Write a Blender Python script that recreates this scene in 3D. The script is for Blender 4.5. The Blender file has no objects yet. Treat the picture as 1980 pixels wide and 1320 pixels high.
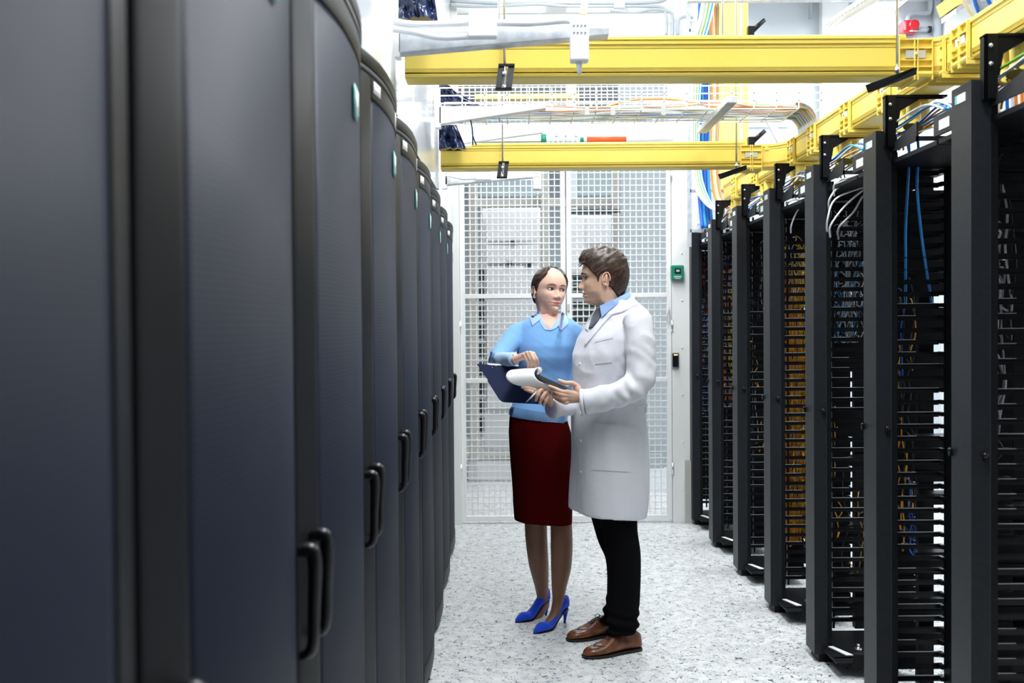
import bpy, bmesh, math, random
from mathutils import Vector, Matrix, noise
from mathutils.bvhtree import BVHTree
random.seed(7)
C = bpy.context.scene.collection
S = bpy.context.scene

# ------------------------------------------------------------------ camera
EYE = Vector((0.0, 0.0, 1.46))
FPX = 1925.0
RC = (Matrix.Rotation(math.radians(0.18), 3, 'Z') @ Matrix.Rotation(math.radians(90 - 0.952), 3, 'X')
      @ Matrix.Rotation(-0.0075, 3, 'Z'))
cam_data = bpy.data.cameras.new('camera')
cam = bpy.data.objects.new('camera', cam_data)
C.objects.link(cam)
cam.location = EYE
cam.rotation_euler = RC.to_euler()
cam_data.sensor_width = 36.0
cam_data.lens = 36.0 * FPX / 1980.0
cam_data.clip_start = 0.02
cam_data.clip_end = 60
cam_data.dof.use_dof = True
cam_data.dof.focus_distance = 4.55
cam_data.dof.aperture_fstop = 4.0
S.camera = cam

# ------------------------------------------------------------------ world and exposure
w = bpy.data.worlds.new('world')
S.world = w
w.use_nodes = True
w.node_tree.nodes['Background'].inputs[0].default_value = (0.78, 0.88, 1.0, 1)
w.node_tree.nodes['Background'].inputs[1].default_value = 0.05
S.view_settings.view_transform = 'Standard'
S.view_settings.look = 'None'
S.view_settings.gamma = 1.0
S.view_settings.use_curve_mapping = False
S.view_settings.exposure = 0.0

CEIL = 4.3
def area(name, loc, sx, sy, power, rot=(0, 0, 0), col=(0.94, 0.97, 1.0)):
    l = bpy.data.lights.new(name, 'AREA')
    l.shape = 'RECTANGLE'
    l.size, l.size_y = sx, sy
    l.energy = power
    l.color = col
    o = bpy.data.objects.new(name, l)
    o.location = loc
    o.rotation_euler = rot
    C.objects.link(o)
    return o
# light of the ceiling fittings (the fittings themselves are built with the ceiling)
area('ceiling_fitting_light', (0.55, 2.5, CEIL - 0.16), 0.60, 2.4, 125)
area('ceiling_fitting_light', (0.45, 5.4, CEIL - 0.16), 0.30, 2.4, 75)
area('ceiling_fitting_light', (2.9, 5.4, CEIL - 0.16), 0.30, 3.4, 90)
area('ceiling_fitting_light', (0.6, 9.6, CEIL - 0.16), 2.6, 2.6, 48)
area('ceiling_fitting_light', (3.2, 8.2, CEIL - 0.16), 0.3, 2.6, 70)

def P(px, py, Y):
    "point of the room seen at a place of the photograph, at the distance Y down the aisle"
    d = RC @ Vector(((px - 990.0) / FPX, (660.0 - py) / FPX, -1.0))
    return EYE + d * (Y / d.y)

# ------------------------------------------------------------------ materials
def mat(name, col, rough=0.5, metal=0.0, spec=0.5, coat=0.0, emit=None, es=0.0, trans=0.0, ior=1.45, sheen=0.0, sss=0.0):
    m = bpy.data.materials.new(name)
    m.use_nodes = True
    b = m.node_tree.nodes['Principled BSDF']
    b.inputs['Base Color'].default_value = (*col, 1)
    b.inputs['Roughness'].default_value = rough
    b.inputs['Metallic'].default_value = metal
    b.inputs['Specular IOR Level'].default_value = spec
    b.inputs['Coat Weight'].default_value = coat
    b.inputs['IOR'].default_value = ior
    b.inputs['Sheen Weight'].default_value = sheen
    if trans: b.inputs['Transmission Weight'].default_value = trans
    if sss:
        b.inputs['Subsurface Weight'].default_value = sss
        b.inputs['Subsurface Radius'].default_value = (0.012, 0.005, 0.003)
        b.inputs['Subsurface Scale'].default_value = 1.0
    if emit:
        b.inputs['Emission Color'].default_value = (*emit, 1)
        b.inputs['Emission Strength'].default_value = es
    return m

def nn(m, t, **kw):
    n = m.node_tree.nodes.new(t)
    for k, v in kw.items(): setattr(n, k, v)
    return n
def ln(m, a, b): m.node_tree.links.new(a, b)
def bsdf(m): return m.node_tree.nodes['Principled BSDF']

def coords(m, scale=(1, 1, 1), rot=(0, 0, 0), kind='Object'):
    tc = nn(m, 'ShaderNodeTexCoord')
    mp = nn(m, 'ShaderNodeMapping')
    mp.inputs['Scale'].default_value = scale
    mp.inputs['Rotation'].default_value = rot
    ln(m, tc.outputs[kind], mp.inputs['Vector'])
    return mp.outputs['Vector']

def vary(m, c1, c2, scale=8, stretch=(1, 1, 1), detail=3, lo=0.35, hi=0.65, bump=0.0, dist=0.001):
    "noise mixed colour and optional bump"
    v = coords(m, stretch)
    n = nn(m, 'ShaderNodeTexNoise')
    n.inputs['Scale'].default_value = scale
    n.inputs['Detail'].default_value = detail
    ln(m, v, n.inputs['Vector'])
    r = nn(m, 'ShaderNodeValToRGB')
    r.color_ramp.elements[0].position = lo
    r.color_ramp.elements[0].color = (*c1, 1)
    r.color_ramp.elements[1].position = hi
    r.color_ramp.elements[1].color = (*c2, 1)
    ln(m, n.outputs['Fac'], r.inputs['Fac'])
    ln(m, r.outputs['Color'], bsdf(m).inputs['Base Color'])
    if bump:
        b = nn(m, 'ShaderNodeBump')
        b.inputs['Strength'].default_value = bump
        b.inputs['Distance'].default_value = dist
        ln(m, n.outputs['Fac'], b.inputs['Height'])
        ln(m, b.outputs['Normal'], bsdf(m).inputs['Normal'])
    return n

MAT = {}
MAT['white_wall'] = mat('white_wall', (0.86, 0.88, 0.89), 0.55)
vary(MAT['white_wall'], (0.84, 0.86, 0.88), (0.88, 0.90, 0.91), 1.5)
MAT['grey_wall'] = mat('grey_wall', (0.62, 0.67, 0.72), 0.6)
MAT['panel_grey'] = mat('panel_grey', (0.38, 0.43, 0.46), 0.5)
MAT['beige_metal'] = mat('beige_metal', (0.50, 0.50, 0.47), 0.5)
MAT['gloss_white'] = mat('gloss_white', (0.80, 0.83, 0.86), 0.16, coat=0.4)
MAT['white_metal'] = mat('white_metal', (0.86, 0.87, 0.86), 0.38)
MAT['white_plastic'] = mat('white_plastic', (0.88, 0.90, 0.92), 0.35)
MAT['galv'] = mat('galvanised_steel', (0.66, 0.69, 0.72), 0.42, 0.65)
vary(MAT['galv'], (0.56, 0.60, 0.64), (0.80, 0.82, 0.84), 30, lo=0.3, hi=0.7)
MAT['steel'] = mat('bright_steel', (0.75, 0.76, 0.77), 0.28, 0.95)
MAT['grey_pipe'] = mat('grey_pipe', (0.42, 0.46, 0.50), 0.5)
MAT['yellow'] = mat('yellow_plastic', (0.86, 0.68, 0.09), 0.36)
vary(MAT['yellow'], (0.85, 0.645, 0.115), (0.88, 0.68, 0.14), 3)
MAT['yellow_pale'] = mat('pale_yellow_plastic', (0.90, 0.80, 0.22), 0.45)
MAT['black'] = mat('black_metal', (0.004, 0.0045, 0.006), 0.5, spec=0.25)
MAT['black_plastic'] = mat('black_plastic', (0.006, 0.006, 0.008), 0.3, spec=0.4)
MAT['rack_grey'] = mat('charcoal_rack_paint', (0.034, 0.037, 0.044), 0.42, ior=1.3)
vary(MAT['rack_grey'], (0.015, 0.017, 0.021), (0.019, 0.021, 0.025), 60, bump=0.08)
MAT['cab_grey'] = mat('slate_cabinet_paint', (0.012, 0.013, 0.015), 0.40, spec=0.5, ior=1.15)
MAT['cab_black'] = mat('cabinet_gasket', (0.008, 0.008, 0.010), 0.6)
MAT['label_white'] = mat('label_white', (0.85, 0.85, 0.84), 0.5)
MAT['label_teal'] = mat('label_teal', (0.10, 0.45, 0.42), 0.4)
MAT['red'] = mat('red_plastic', (0.30, 0.004, 0.010), 0.35)
MAT['orange_red'] = mat('orange_red', (0.80, 0.10, 0.02), 0.4)
MAT['green'] = mat('green_plastic', (0.01, 0.22, 0.13), 0.35)
MAT['glass'] = mat('glass_pane', (0.75, 0.86, 0.88), 0.05, trans=0.85, ior=1.2)
MAT['dark_vent'] = mat('dark_vent', (0.02, 0.04, 0.045), 0.5)
MAT['lamp'] = mat('lamp_diffuser', (0.9, 0.9, 0.9), 0.5, emit=(0.95, 0.98, 1.0), es=5.0)
MAT['amber_led'] = mat('amber_led', (0.8, 0.4, 0.1), 0.4, emit=(1.0, 0.45, 0.12), es=4.0)
MAT['blue_led'] = mat('blue_led', (0.1, 0.3, 0.9), 0.4, emit=(0.15, 0.4, 1.0), es=2.0)
for k, c in dict(blue=(0.01, 0.13, 0.62), skyblue=(0.02, 0.30, 0.80), white=(0.78, 0.80, 0.80), grey=(0.34, 0.36, 0.38), orange=(0.88, 0.26, 0.02),
                 amber=(0.92, 0.42, 0.02), yellow=(0.85, 0.60, 0.02), red=(0.65, 0.03, 0.02), green=(0.16, 0.42, 0.05),
                 black=(0.012, 0.012, 0.014), peach=(0.85, 0.50, 0.32), cream=(0.72, 0.66, 0.42)).items():
    MAT['c_' + k] = mat('cable_' + k, c, 0.4)

# tarpaulin
MAT['tarp'] = mat('navy_tarpaulin', (0.010, 0.022, 0.075), 0.22, coat=0.3)

# perforated door skin: fine diagonal weave
m = MAT['perf'] = mat('perforated_steel', (0.03, 0.034, 0.045), 0.5, spec=0.5, ior=1.10)
v = coords(m)
sep = nn(m, 'ShaderNodeSeparateXYZ'); ln(m, v, sep.inputs[0])
def mth(m, op, a, b=None, clamp=False):
    n = nn(m, 'ShaderNodeMath', operation=op); n.use_clamp = clamp
    for i, q in enumerate((a, b)):
        if q is None: continue
        if isinstance(q, (int, float)): n.inputs[i].default_value = q
        else: ln(m, q, n.inputs[i])
    return n.outputs[0]
u = mth(m, 'MULTIPLY', sep.outputs['Y'], 420.0); z = mth(m, 'MULTIPLY', sep.outputs['Z'], 420.0)
s1 = mth(m, 'SINE', mth(m, 'ADD', u, z)); s2 = mth(m, 'SINE', mth(m, 'SUBTRACT', u, z))
hole = mth(m, 'MULTIPLY', s1, s2)
r = nn(m, 'ShaderNodeValToRGB')
r.color_ramp.elements[0].position = 0.30; r.color_ramp.elements[0].color = (0.018, 0.022, 0.036, 1)
r.color_ramp.elements[1].position = 0.75; r.color_ramp.elements[1].color = (0.003, 0.0035, 0.006, 1)
ln(m, hole, r.inputs['Fac']); ln(m, r.outputs['Color'], bsdf(m).inputs['Base Color'])

# speckled vinyl floor
m = MAT['floor'] = mat('speckled_vinyl', (0.8, 0.8, 0.8), 0.34)
v = coords(m)
wn = nn(m, 'ShaderNodeTexNoise'); wn.inputs['Scale'].default_value = 26; wn.inputs['Detail'].default_value = 2; ln(m, v, wn.inputs['Vector'])
off = nn(m, 'ShaderNodeVectorMath', operation='SCALE'); off.inputs['Scale'].default_value = 0.07; ln(m, wn.outputs['Color'], off.inputs[0])
add = nn(m, 'ShaderNodeVectorMath', operation='ADD'); ln(m, v, add.inputs[0]); ln(m, off.outputs[0], add.inputs[1])
def streak(scale, width, mscale, mlo, seed):
    mp = nn(m, 'ShaderNodeMapping'); mp.inputs['Location'].default_value = (seed, seed * 2.3, 0); mp.inputs['Rotation'].default_value = (0, 0, seed)
    ln(m, add.outputs[0], mp.inputs['Vector'])
    a = nn(m, 'ShaderNodeTexNoise'); a.inputs['Scale'].default_value = scale; a.inputs['Detail'].default_value = 1.5; ln(m, mp.outputs[0], a.inputs['Vector'])
    d = mth(m, 'ABSOLUTE', mth(m, 'SUBTRACT', a.outputs['Fac'], 0.5))
    line = mth(m, 'LESS_THAN', d, width)
    b = nn(m, 'ShaderNodeTexNoise'); b.inputs['Scale'].default_value = mscale; b.inputs['Detail'].default_value = 2.0; ln(m, mp.outputs[0], b.inputs['Vector'])
    return mth(m, 'MULTIPLY', line, mth(m, 'GREATER_THAN', b.outputs['Fac'], mlo))
f1 = streak(20, 0.016, 30, 0.54, 1.3)
f2 = streak(34, 0.024, 46, 0.56, 4.1)
f3 = streak(13, 0.026, 38, 0.61, 7.7)
mot = nn(m, 'ShaderNodeTexNoise'); mot.inputs['Scale'].default_value = 18; mot.inputs['Detail'].default_value = 5; ln(m, v, mot.inputs['Vector'])
br = nn(m, 'ShaderNodeValToRGB'); br.color_ramp.elements[0].position = 0.35; br.color_ramp.elements[1].position = 0.62
br.color_ramp.elements[0].color = (0.60, 0.63, 0.64, 1); br.color_ramp.elements[1].color = (0.78, 0.79, 0.78, 1)
ln(m, mot.outputs['Fac'], br.inputs['Fac'])
cur = br.outputs['Color']
for f, c in ((f3, (0.30, 0.35, 0.40, 1)), (f2, (0.10, 0.12, 0.15, 1)), (f1, (0.03, 0.035, 0.04, 1))):
    mx = nn(m, 'ShaderNodeMixRGB'); mx.inputs['Color2'].default_value = c
    ln(m, f, mx.inputs['Fac']); ln(m, cur, mx.inputs['Color1']); cur = mx.outputs['Color']
ln(m, cur, bsdf(m).inputs['Base Color'])

# ------------------------------------------------------------------ mesh helpers
class MB:
    def __init__(s): s.bm = bmesh.new(); s.slots = []
    def mi(s, mm):
        if mm is None: return 0
        if mm not in s.slots: s.slots.append(mm)
        return s.slots.index(mm)
    def box(s, x0, x1, y0, y1, z0, z1, mm=None, M=None):
        vs = [s.bm.verts.new((x, y, z)) for x in (x0, x1) for y in (y0, y1) for z in (z0, z1)]
        if M is not None:
            for q in vs: q.co = M @ q.co
        i = s.mi(mm)
        for f in ((0, 1, 3, 2), (4, 6, 7, 5), (0, 4, 5, 1), (2, 3, 7, 6), (0, 2, 6, 4), (1, 5, 7, 3)):
            s.bm.faces.new([vs[k] for k in f]).material_index = i
        return s
    def prism(s, pts, d, mm=None):
        "closed polygon (3d points) swept by the vector d"
        d = Vector(d); a = [s.bm.verts.new(p) for p in pts]; b = [s.bm.verts.new(Vector(p) + d) for p in pts]
        i = s.mi(mm); n = len(pts)
        s.bm.faces.new(a[::-1]).material_index = i; s.bm.faces.new(b).material_index = i
        for k in range(n): s.bm.faces.new((a[k], a[(k + 1) % n], b[(k + 1) % n], b[k])).material_index = i
        return s
    def rings(s, rings, mm=None, cap=True, closed=True, smooth=True):
        vr = [[s.bm.verts.new(p) for p in r] for r in rings]
        i = s.mi(mm); n = len(rings[0])
        for a, b in zip(vr, vr[1:]):
            for k in range(n if closed else n - 1):
                f = s.bm.faces.new((a[k], a[(k + 1) % n], b[(k + 1) % n], b[k])); f.material_index = i; f.smooth = smooth
        if cap and closed:
            for r in (vr[0][::-1], vr[-1]):
                try: s.bm.faces.new(r).material_index = i
                except ValueError: pass
        return vr
    def tube(s, pts, rad, n=8, mm=None, cap=True, sub=0, flat=1.0, up=None):
        pts = [Vector(p) for p in pts]
        rs = list(rad) if isinstance(rad, (list, tuple)) else [rad] * len(pts)
        if sub: pts, rs = smooth_path(pts, rs, sub)
        rings = []; pn = None
        for k, p in enumerate(pts):
            t = (pts[min(k + 1, len(pts) - 1)] - pts[max(k - 1, 0)])
            if t.length < 1e-9: t = Vector((0, 0, 1))
            t.normalize()
            if pn is None:
                ref = Vector(up) if up else (Vector((0, 0, 1)) if abs(t.z) < 0.9 else Vector((0, 1, 0)))
                pn = (ref - t * ref.dot(t)).normalized()
            else:
                pn = pn - t * pn.dot(t)
                pn = pn.normalized() if pn.length > 1e-6 else t.orthogonal().normalized()
            bn = t.cross(pn)
            rings.append([p + (pn * math.cos(2 * math.pi * j / n) + bn * math.sin(2 * math.pi * j / n) * flat) * rs[k] for j in range(n)])
        s.rings(rings, mm, cap)
        return s
    def ball(s, c, r, n=10, mm=None):
        c = Vector(c); r = Vector(r) if not isinstance(r, (int, float)) else Vector((r, r, r))
        rings = []
        for a in range(n + 1):
            th = math.pi * a / n; q = max(math.sin(th), 0.02)
            rings.append([c + Vector((r.x * q * math.cos(2 * math.pi * j / (2 * n)), r.y * q * math.sin(2 * math.pi * j / (2 * n)), -r.z * math.cos(th))) for j in range(2 * n)])
        s.rings(rings, mm)
        return s
    def build(s, name, material=None, parent=None, bevel=0, smooth=False, seg=2, mats=None):
        bmesh.ops.recalc_face_normals(s.bm, faces=s.bm.faces)
        me = bpy.data.meshes.new(name); s.bm.to_mesh(me); s.bm.free()
        o = bpy.data.objects.new(name, me); C.objects.link(o)
        if s.slots:
            for q in s.slots: me.materials.append(MAT[q] if isinstance(q, str) else q)
        elif material is not None: me.materials.append(MAT[material] if isinstance(material, str) else material)
        if smooth:
            for p in me.polygons: p.use_smooth = True
        if bevel:
            b = o.modifiers.new('bevel', 'BEVEL'); b.width = bevel; b.segments = seg; b.limit_method = 'ANGLE'
        if parent is not None:
            o.parent = parent
            o.matrix_parent_inverse = parent.matrix_basis.inverted()
        return o

def smooth_path(pts, rs, sub):
    op, orr = [], []
    n = len(pts)
    for i in range(n - 1):
        p0, p1, p2, p3 = pts[max(i - 1, 0)], pts[i], pts[i + 1], pts[min(i + 2, n - 1)]
        for k in range(sub):
            t = k / sub
            q = 0.5 * ((2 * p1) + (p2 - p0) * t + (2 * p0 - 5 * p1 + 4 * p2 - p3) * t * t + (3 * p1 - p0 - 3 * p2 + p3) * t ** 3)
            op.append(q); orr.append(rs[i] * (1 - t) + rs[i + 1] * t)
    op.append(pts[-1]); orr.append(rs[-1])
    return op, orr

def thing(name, label, cat, loc=(0, 0, 0), group=None):
    o = bpy.data.objects.new(name, None); C.objects.link(o)
    o.location = loc; o.empty_display_size = 0.05
    o['label'] = label; o['category'] = cat
    if group: o['group'] = group
    return o
def tag(o, label, cat, group=None, kind=None):
    o['label'] = label; o['category'] = cat
    if group: o['group'] = group
    if kind: o['kind'] = kind
    return o
def struct(o): o['kind'] = 'structure'; return o
def interp(tab, x):
    if x <= tab[0][0]: return tab[0][1]
    for (a, b), (c, d) in zip(tab, tab[1:]):
        if x <= c:
            t = (x - a) / (c - a); t = t * t * (3 - 2 * t) * 0.5 + t * 0.5
            return b + (d - b) * t
    return tab[-1][1]
# ================================================================== the room
FL = 0.0
struct(MB().box(-1.6, 4.8, -1.5, 13.0, -0.06, 0.0).build('floor', 'floor'))
struct(MB().box(-1.6, 4.8, -1.5, 13.0, CEIL, CEIL + 0.08).build('ceiling', 'white_wall'))
b = MB()
b.box(4.8, 4.9, -1.5, 13.0, 0, CEIL)
struct(b.build('wall_right', 'white_wall'))
struct(MB().box(-1.6, 4.8, 13.0, 13.1, 0, CEIL).build('wall_back', 'panel_grey'))
# glossy white panel wall above the closed cabinets
b = MB()
b.box(-0.47, -0.395, -0.6, 5.15, 2.16, CEIL)
b.box(-0.50, -0.455, 5.15, 7.20, 2.16, CEIL)
for y in (3.32, 5.13):
    b.box(-0.396, -0.386, y - 0.03, y + 0.02, 2.16, CEIL)
b.box(-1.6, -1.3, -0.6, 7.2, 0, CEIL)
struct(b.build('wall_left', 'gloss_white'))
# far panelled wall beyond the right-hand racks
b = MB()
b.box(1.36, 4.8, 8.9, 9.0, 0, CEIL)
struct(b.build('wall_far', 'grey_wall'))
b = MB()
for z in (2.35, 2.75, 3.2, 3.62, 3.95):
    b.box(1.50, 2.45, 8.885, 8.9, z, z + 0.006)
b.box(2.72, 2.95, 8.80, 8.9, 0, CEIL); b.box(3.80, 4.05, 8.74, 8.9, 0, CEIL)
b.box(2.75, 2.80, 8.86, 8.9, 2.3, 2.36)
struct(b.build('trim_1', 'white_wall'))

# ceiling fittings
def ceiling_fitting(x, y, sx, sy, lab):
    t = thing('ceiling_light', lab, 'light', (x, y, CEIL), 'ceiling fittings')
    h = MB().box(x - sx / 2 - .04, x + sx / 2 + .04, y - sy / 2 - .04, y + sy / 2 + .04, CEIL - .08, CEIL).build('housing', 'white_metal', t)
    MB().box(x - sx / 2, x + sx / 2, y - sy / 2, y + sy / 2, CEIL - .11, CEIL - .08).build('diffuser', 'lamp', t)
ceiling_fitting(0.55, 2.5, .60, 2.4, 'long ceiling light over the near end of the aisle')
ceiling_fitting(0.45, 5.4, .30, 2.4, 'long ceiling light over the aisle before the mesh gate')
ceiling_fitting(2.9, 5.4, .30, 3.4, 'longest ceiling light behind the row of open racks')
ceiling_fitting(0.6, 9.6, 2.6, 2.6, 'broad square ceiling light in the room behind the gate')
ceiling_fitting(3.2, 8.2, .3, 2.6, 'short ceiling light by the far grey wall')

# ------------------------------------------------------------------ gate partition (y = 7.32)
GY = 7.32
b = MB()
b.box(-0.53, -0.405, GY - .05, GY + .06, 0, 3.85)          # left post
b.box(1.150, 1.30, GY - .03, GY + .06, 0, 3.85)           # right post with readers
b.box(1.30, 1.335, GY - .045, GY + .02, 0.0, 3.85)
b.box(-0.405, 1.150, GY - .03, GY + .05, 2.80, 2.93)        # transom
b.box(-0.405, 1.150, GY - .03, GY + .05, 3.26, 3.46)
b.box(-0.405, 1.150, GY - .03, GY + .05, 3.50, 3.66)
for z in [0.25 + .345 * k for k in range(10)]:
    b.ball((1.222, GY - .034, z), .007, 5)
struct(b.build('trim_2', 'white_metal', bevel=.003))
struct(MB().box(1.235, 1.345, GY - .065, GY - .046, 0.0, 0.46).build('baseboard_back', 'beige_metal'))

def wire(b, x0, x1, z0, z1, y, px=.0425, pz=.0462, r=.0032):
    n = round((x1 - x0) / px)
    for k in range(1, n):
        x = x0 + (x1 - x0) * k / n
        b.box(x - r, x + r, y - r, y + r, z0, z1)
    n = round((z1 - z0) / pz)
    for k in range(1, n):
        z = z0 + (z1 - z0) * k / n
        b.box(x0 - .012, x1 + .012, y - 3 * r, y - r, z - r, z + r)
def gate_leaf(x0, x1, lab, hinge):
    t = thing('mesh_gate', lab, 'gate', ((x0 + x1) / 2, GY, 0))
    b = MB(); s = .034
    b.box(x0, x0 + s, GY - .02, GY + .02, .02, 2.79); b.box(x1 - s, x1, GY - .02, GY + .02, .02, 2.79)
    b.box(x0 + s, x1 - s, GY - .02, GY + .02, .02, .055); b.box(x0 + s, x1 - s, GY - .02, GY + .02, 2.755, 2.79)
    f = b.build('gate_frame', 'white_metal', t, bevel=.002)
    for z in (1.052, 1.672):
        MB().box(x0 + s, x1 - s, GY - .022, GY + .018, z - .016, z + .016).build('rail', 'white_metal', t, bevel=.002)
    for z0, z1 in ((.055, 1.036), (1.068, 1.656), (1.688, 2.755)):
        b = MB(); wire(b, x0 + s, x1 - s, z0, z1, GY)
        b.build('wire_panel', 'white_metal', t)
    for z in (.35, 1.4, 2.5):
        b = MB(); b.tube([(hinge, GY - .03, z), (hinge, GY - .03, z + .09)], .009, 8); b.build('hinge', 'steel', t)
    return t
gl = gate_leaf(-0.400, 0.372, 'left leaf of the white wire mesh gate, behind the woman', -0.403)
gr = gate_leaf(0.382, 1.146, 'right leaf of the white wire mesh gate, behind the man', 1.150)
b = MB(); b.box(.386, .402, GY - .036, GY - .02, 1.56, 1.61); b.build('latch', 'beige_metal', gr, bevel=.001)
b = MB(); b.tube([(1.118, GY - .03, 1.60), (1.122, GY - .045, 1.56), (1.110, GY - .045, 1.50), (1.128, GY - .04, 1.46), (1.132, GY - .04, 1.54), (1.118, GY - .03, 1.60)], .003, 6, sub=4); b.build('cable_loop', 'steel', gr)
t = thing('transom_panel', 'white wire mesh panel above the gate between the white beams', 'mesh panel', (.37, GY, 2.93))
b = MB(); wire(b, -.405, 1.15, 2.93, 3.26, GY); b.build('wire_panel', 'white_metal', t)

# things on the right gate post
t = thing('release_box', 'green emergency door release box on the white gate post', 'switch', (1.22, GY - .03, 1.82))
c = P(1309, 527, GY - .05)
MB().box(c.x - .046, c.x + .046, GY - .085, GY - .03, c.z - .053, c.z + .053).build('housing', 'green', t, bevel=.008)
MB().box(c.x - .022, c.x + .022, GY - .090, GY - .085, c.z - .008, c.z + .030).build('button_frame', 'black_plastic', t, bevel=.002)
MB().box(c.x - .012, c.x + .012, GY - .093, GY - .090, c.z + .004, c.z + .020).build('button', 'grey_pipe', t)
b = MB()
for k in range(8): b.box(c.x - .026 + k * .0066, c.x - .022 + k * .0066, GY - .0865, GY - .085, c.z - .034, c.z - .026)
for k in range(6): b.box(c.x - .020 + k * .0066, c.x - .016 + k * .0066, GY - .0865, GY - .085, c.z - .046, c.z - .040)
b.build('lettering', 'label_white', t)
c = P(1306, 696, GY - .05)
t = thing('card_reader', 'black card reader with an amber light on the white gate post', 'card reader', (c.x, GY - .03, c.z))
MB().box(c.x - .030, c.x + .030, GY - .040, GY - .03, c.z - .058, c.z + .056).build('back_plate', 'panel_grey', t, bevel=.004)
MB().box(c.x - .022, c.x + .022, GY - .066, GY - .040, c.z - .050, c.z + .050).build('housing', 'black_plastic', t, bevel=.006)
MB().box(c.x - .013, c.x + .013, GY - .068, GY - .066, c.z + .036, c.z + .042).build('indicator', 'amber_led', t)

# ------------------------------------------------------------------ room behind the gate
def bx(px0, px1, py0, py1, Y, dep, mm, b=None):
    a = P(px0, py1, Y); c = P(px1, py0, Y)
    b = b or MB()
    b.box(a.x, c.x, Y, Y + dep, max(a.z, 0), c.z, mm)
    return b
BY = 9.6
t = thing('air_handler', 'tall white air conditioning cabinet behind the left gate leaf', 'cabinet', (.0, BY, 0))
bx(936, 1046, 395, 1000, BY + .05, .65, None).build('body', 'white_wall', t, bevel=.01)
for y0, y1 in ((402, 466), (474, 508), (514, 572), (578, 790)):
    bx(942, 1040, y0, y1, BY - .012, .012, None).build('panel', 'gloss_white', t, bevel=.004)
for px, py in ((992, 468), (985, 508), (1022, 512)):
    c = P(px, py, BY - .02); MB().box(c.x - .025, c.x + .025, BY - .03, BY - .012, c.z - .02, c.z + .015).build('latch', 'dark_vent', t)
b = MB()
for k in range(9): bx(926, 936, 520 + k * 36, 546 + k * 36, BY + .02, .02, None, b)
tag(b.build('cable_ladder', 'dark_vent'), 'dark slotted upright beside the tall white air cabinet', 'upright')
t = thing('low_cabinet', 'low pale cabinet base behind the left gate leaf, below the air cabinet', 'cabinet', (0, BY, 0))
bx(905, 1050, 888, 1010, BY - .30, .28, None).build('body', 'gloss_white', t, bevel=.01)
bx(905, 1050, 880, 888, BY - .32, .30, None).build('top', 'beige_metal', t)
def column(name, x0, x1, y0, y1, Y, mm, lab, cat):
    tag(bx(x0, x1, y0, y1, Y, .16, None).build(name, mm, bevel=.006), lab, cat)
column('door_post', 908, 922, 330, 890, 9.0, 'beige_metal', 'grey steel upright behind the left edge of the gate', 'post')
column('door_post', 1049, 1060, 330, 900, 9.0, 'beige_metal', 'grey steel upright behind the meeting stiles of the gate', 'post')
column('door_post', 1188, 1202, 330, 900, 9.0, 'beige_metal', 'grey steel upright behind the right gate leaf', 'post')
struct(bx(905, 1200, 383, 400, 9.1, .1, None).build('trim_3', 'beige_metal'))
struct(bx(1098, 1200, 404, 412, 9.0, .1, None).build('trim_4', 'dark_vent'))
# glazed screen above
t = thing('glazed_screen', 'greenish glass screen high behind the gate', 'window', (.4, 10.2, 2.6))
bx(925, 1045, 300, 380, 10.2, .02, None).build('pane', 'glass', t); bx(1110, 1185, 300, 378, 10.2, .02, None).build('pane', 'glass', t)
bx(1100, 1112, -200, 1000, 10.15, .05, None).build('frame', 'panel_grey', t)
# light grey partition on the right
tag(bx(1203, 1290, 150, 905, 8.7, .05, None).build('partition_panel', 'panel_grey'), 'flat light grey partition panel behind the right gate leaf', 'panel')
t = thing('vent_cabinet', 'white cabinet with dark louvres behind the right gate leaf', 'cabinet', (.9, 9.4, 0))
bx(1104, 1186, 416, 1000, 9.5, .6, None).build('body', 'white_wall', t, bevel=.01)
bx(1132, 1184, 420, 470, 9.47, .03, None).build('upper_door', 'gloss_white', t, bevel=.006)
bx(1106, 1186, 528, 533, 9.47, .03, None).build('seam', 'dark_vent', t)
for y0 in (535, 583):
    b = MB()
    for k in range(3): bx(1108, 1160, y0 + k * 15, y0 + 11 + k * 15, 9.48, .02, None, b)
    b.build('louvre', 'dark_vent', t)
t = thing('pale_panel', 'pale blue cabinet door low behind the right edge of the gate', 'cabinet', (1.2, 8.6, 0))
bx(1230, 1290, 905, 990, 8.6, .08, None).build('door_leaf', 'gloss_white', t)
bx(1236, 1284, 878, 905, 8.6, .08, None).build('vent', 'panel_grey', t)
# yellow beam seen through the transom mesh, dark windows above
t = thing('far_cable_trough', 'yellow cable trough seen through the mesh above the gate', 'cable trough', (.2, 9, 2.9))
bx(918, 1120, 180, 190, 9.3, .12, None).build('trough_body', 'yellow', t)
for px in (930, 1108):
    q = P(px, 185, 9.36); b = MB(); b.tube([(q.x, 9.36, q.z), (q.x, 9.36, CEIL)], .006, 6); b.build('hanger_rod', 'steel', t)
struct(bx(900, 1290, 165, 178, 11.5, .04, None).build('window_1', 'panel_grey'))
struct(bx(900, 1290, 225, 250, 11.5, .04, None).build('window_2', 'panel_grey'))
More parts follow.
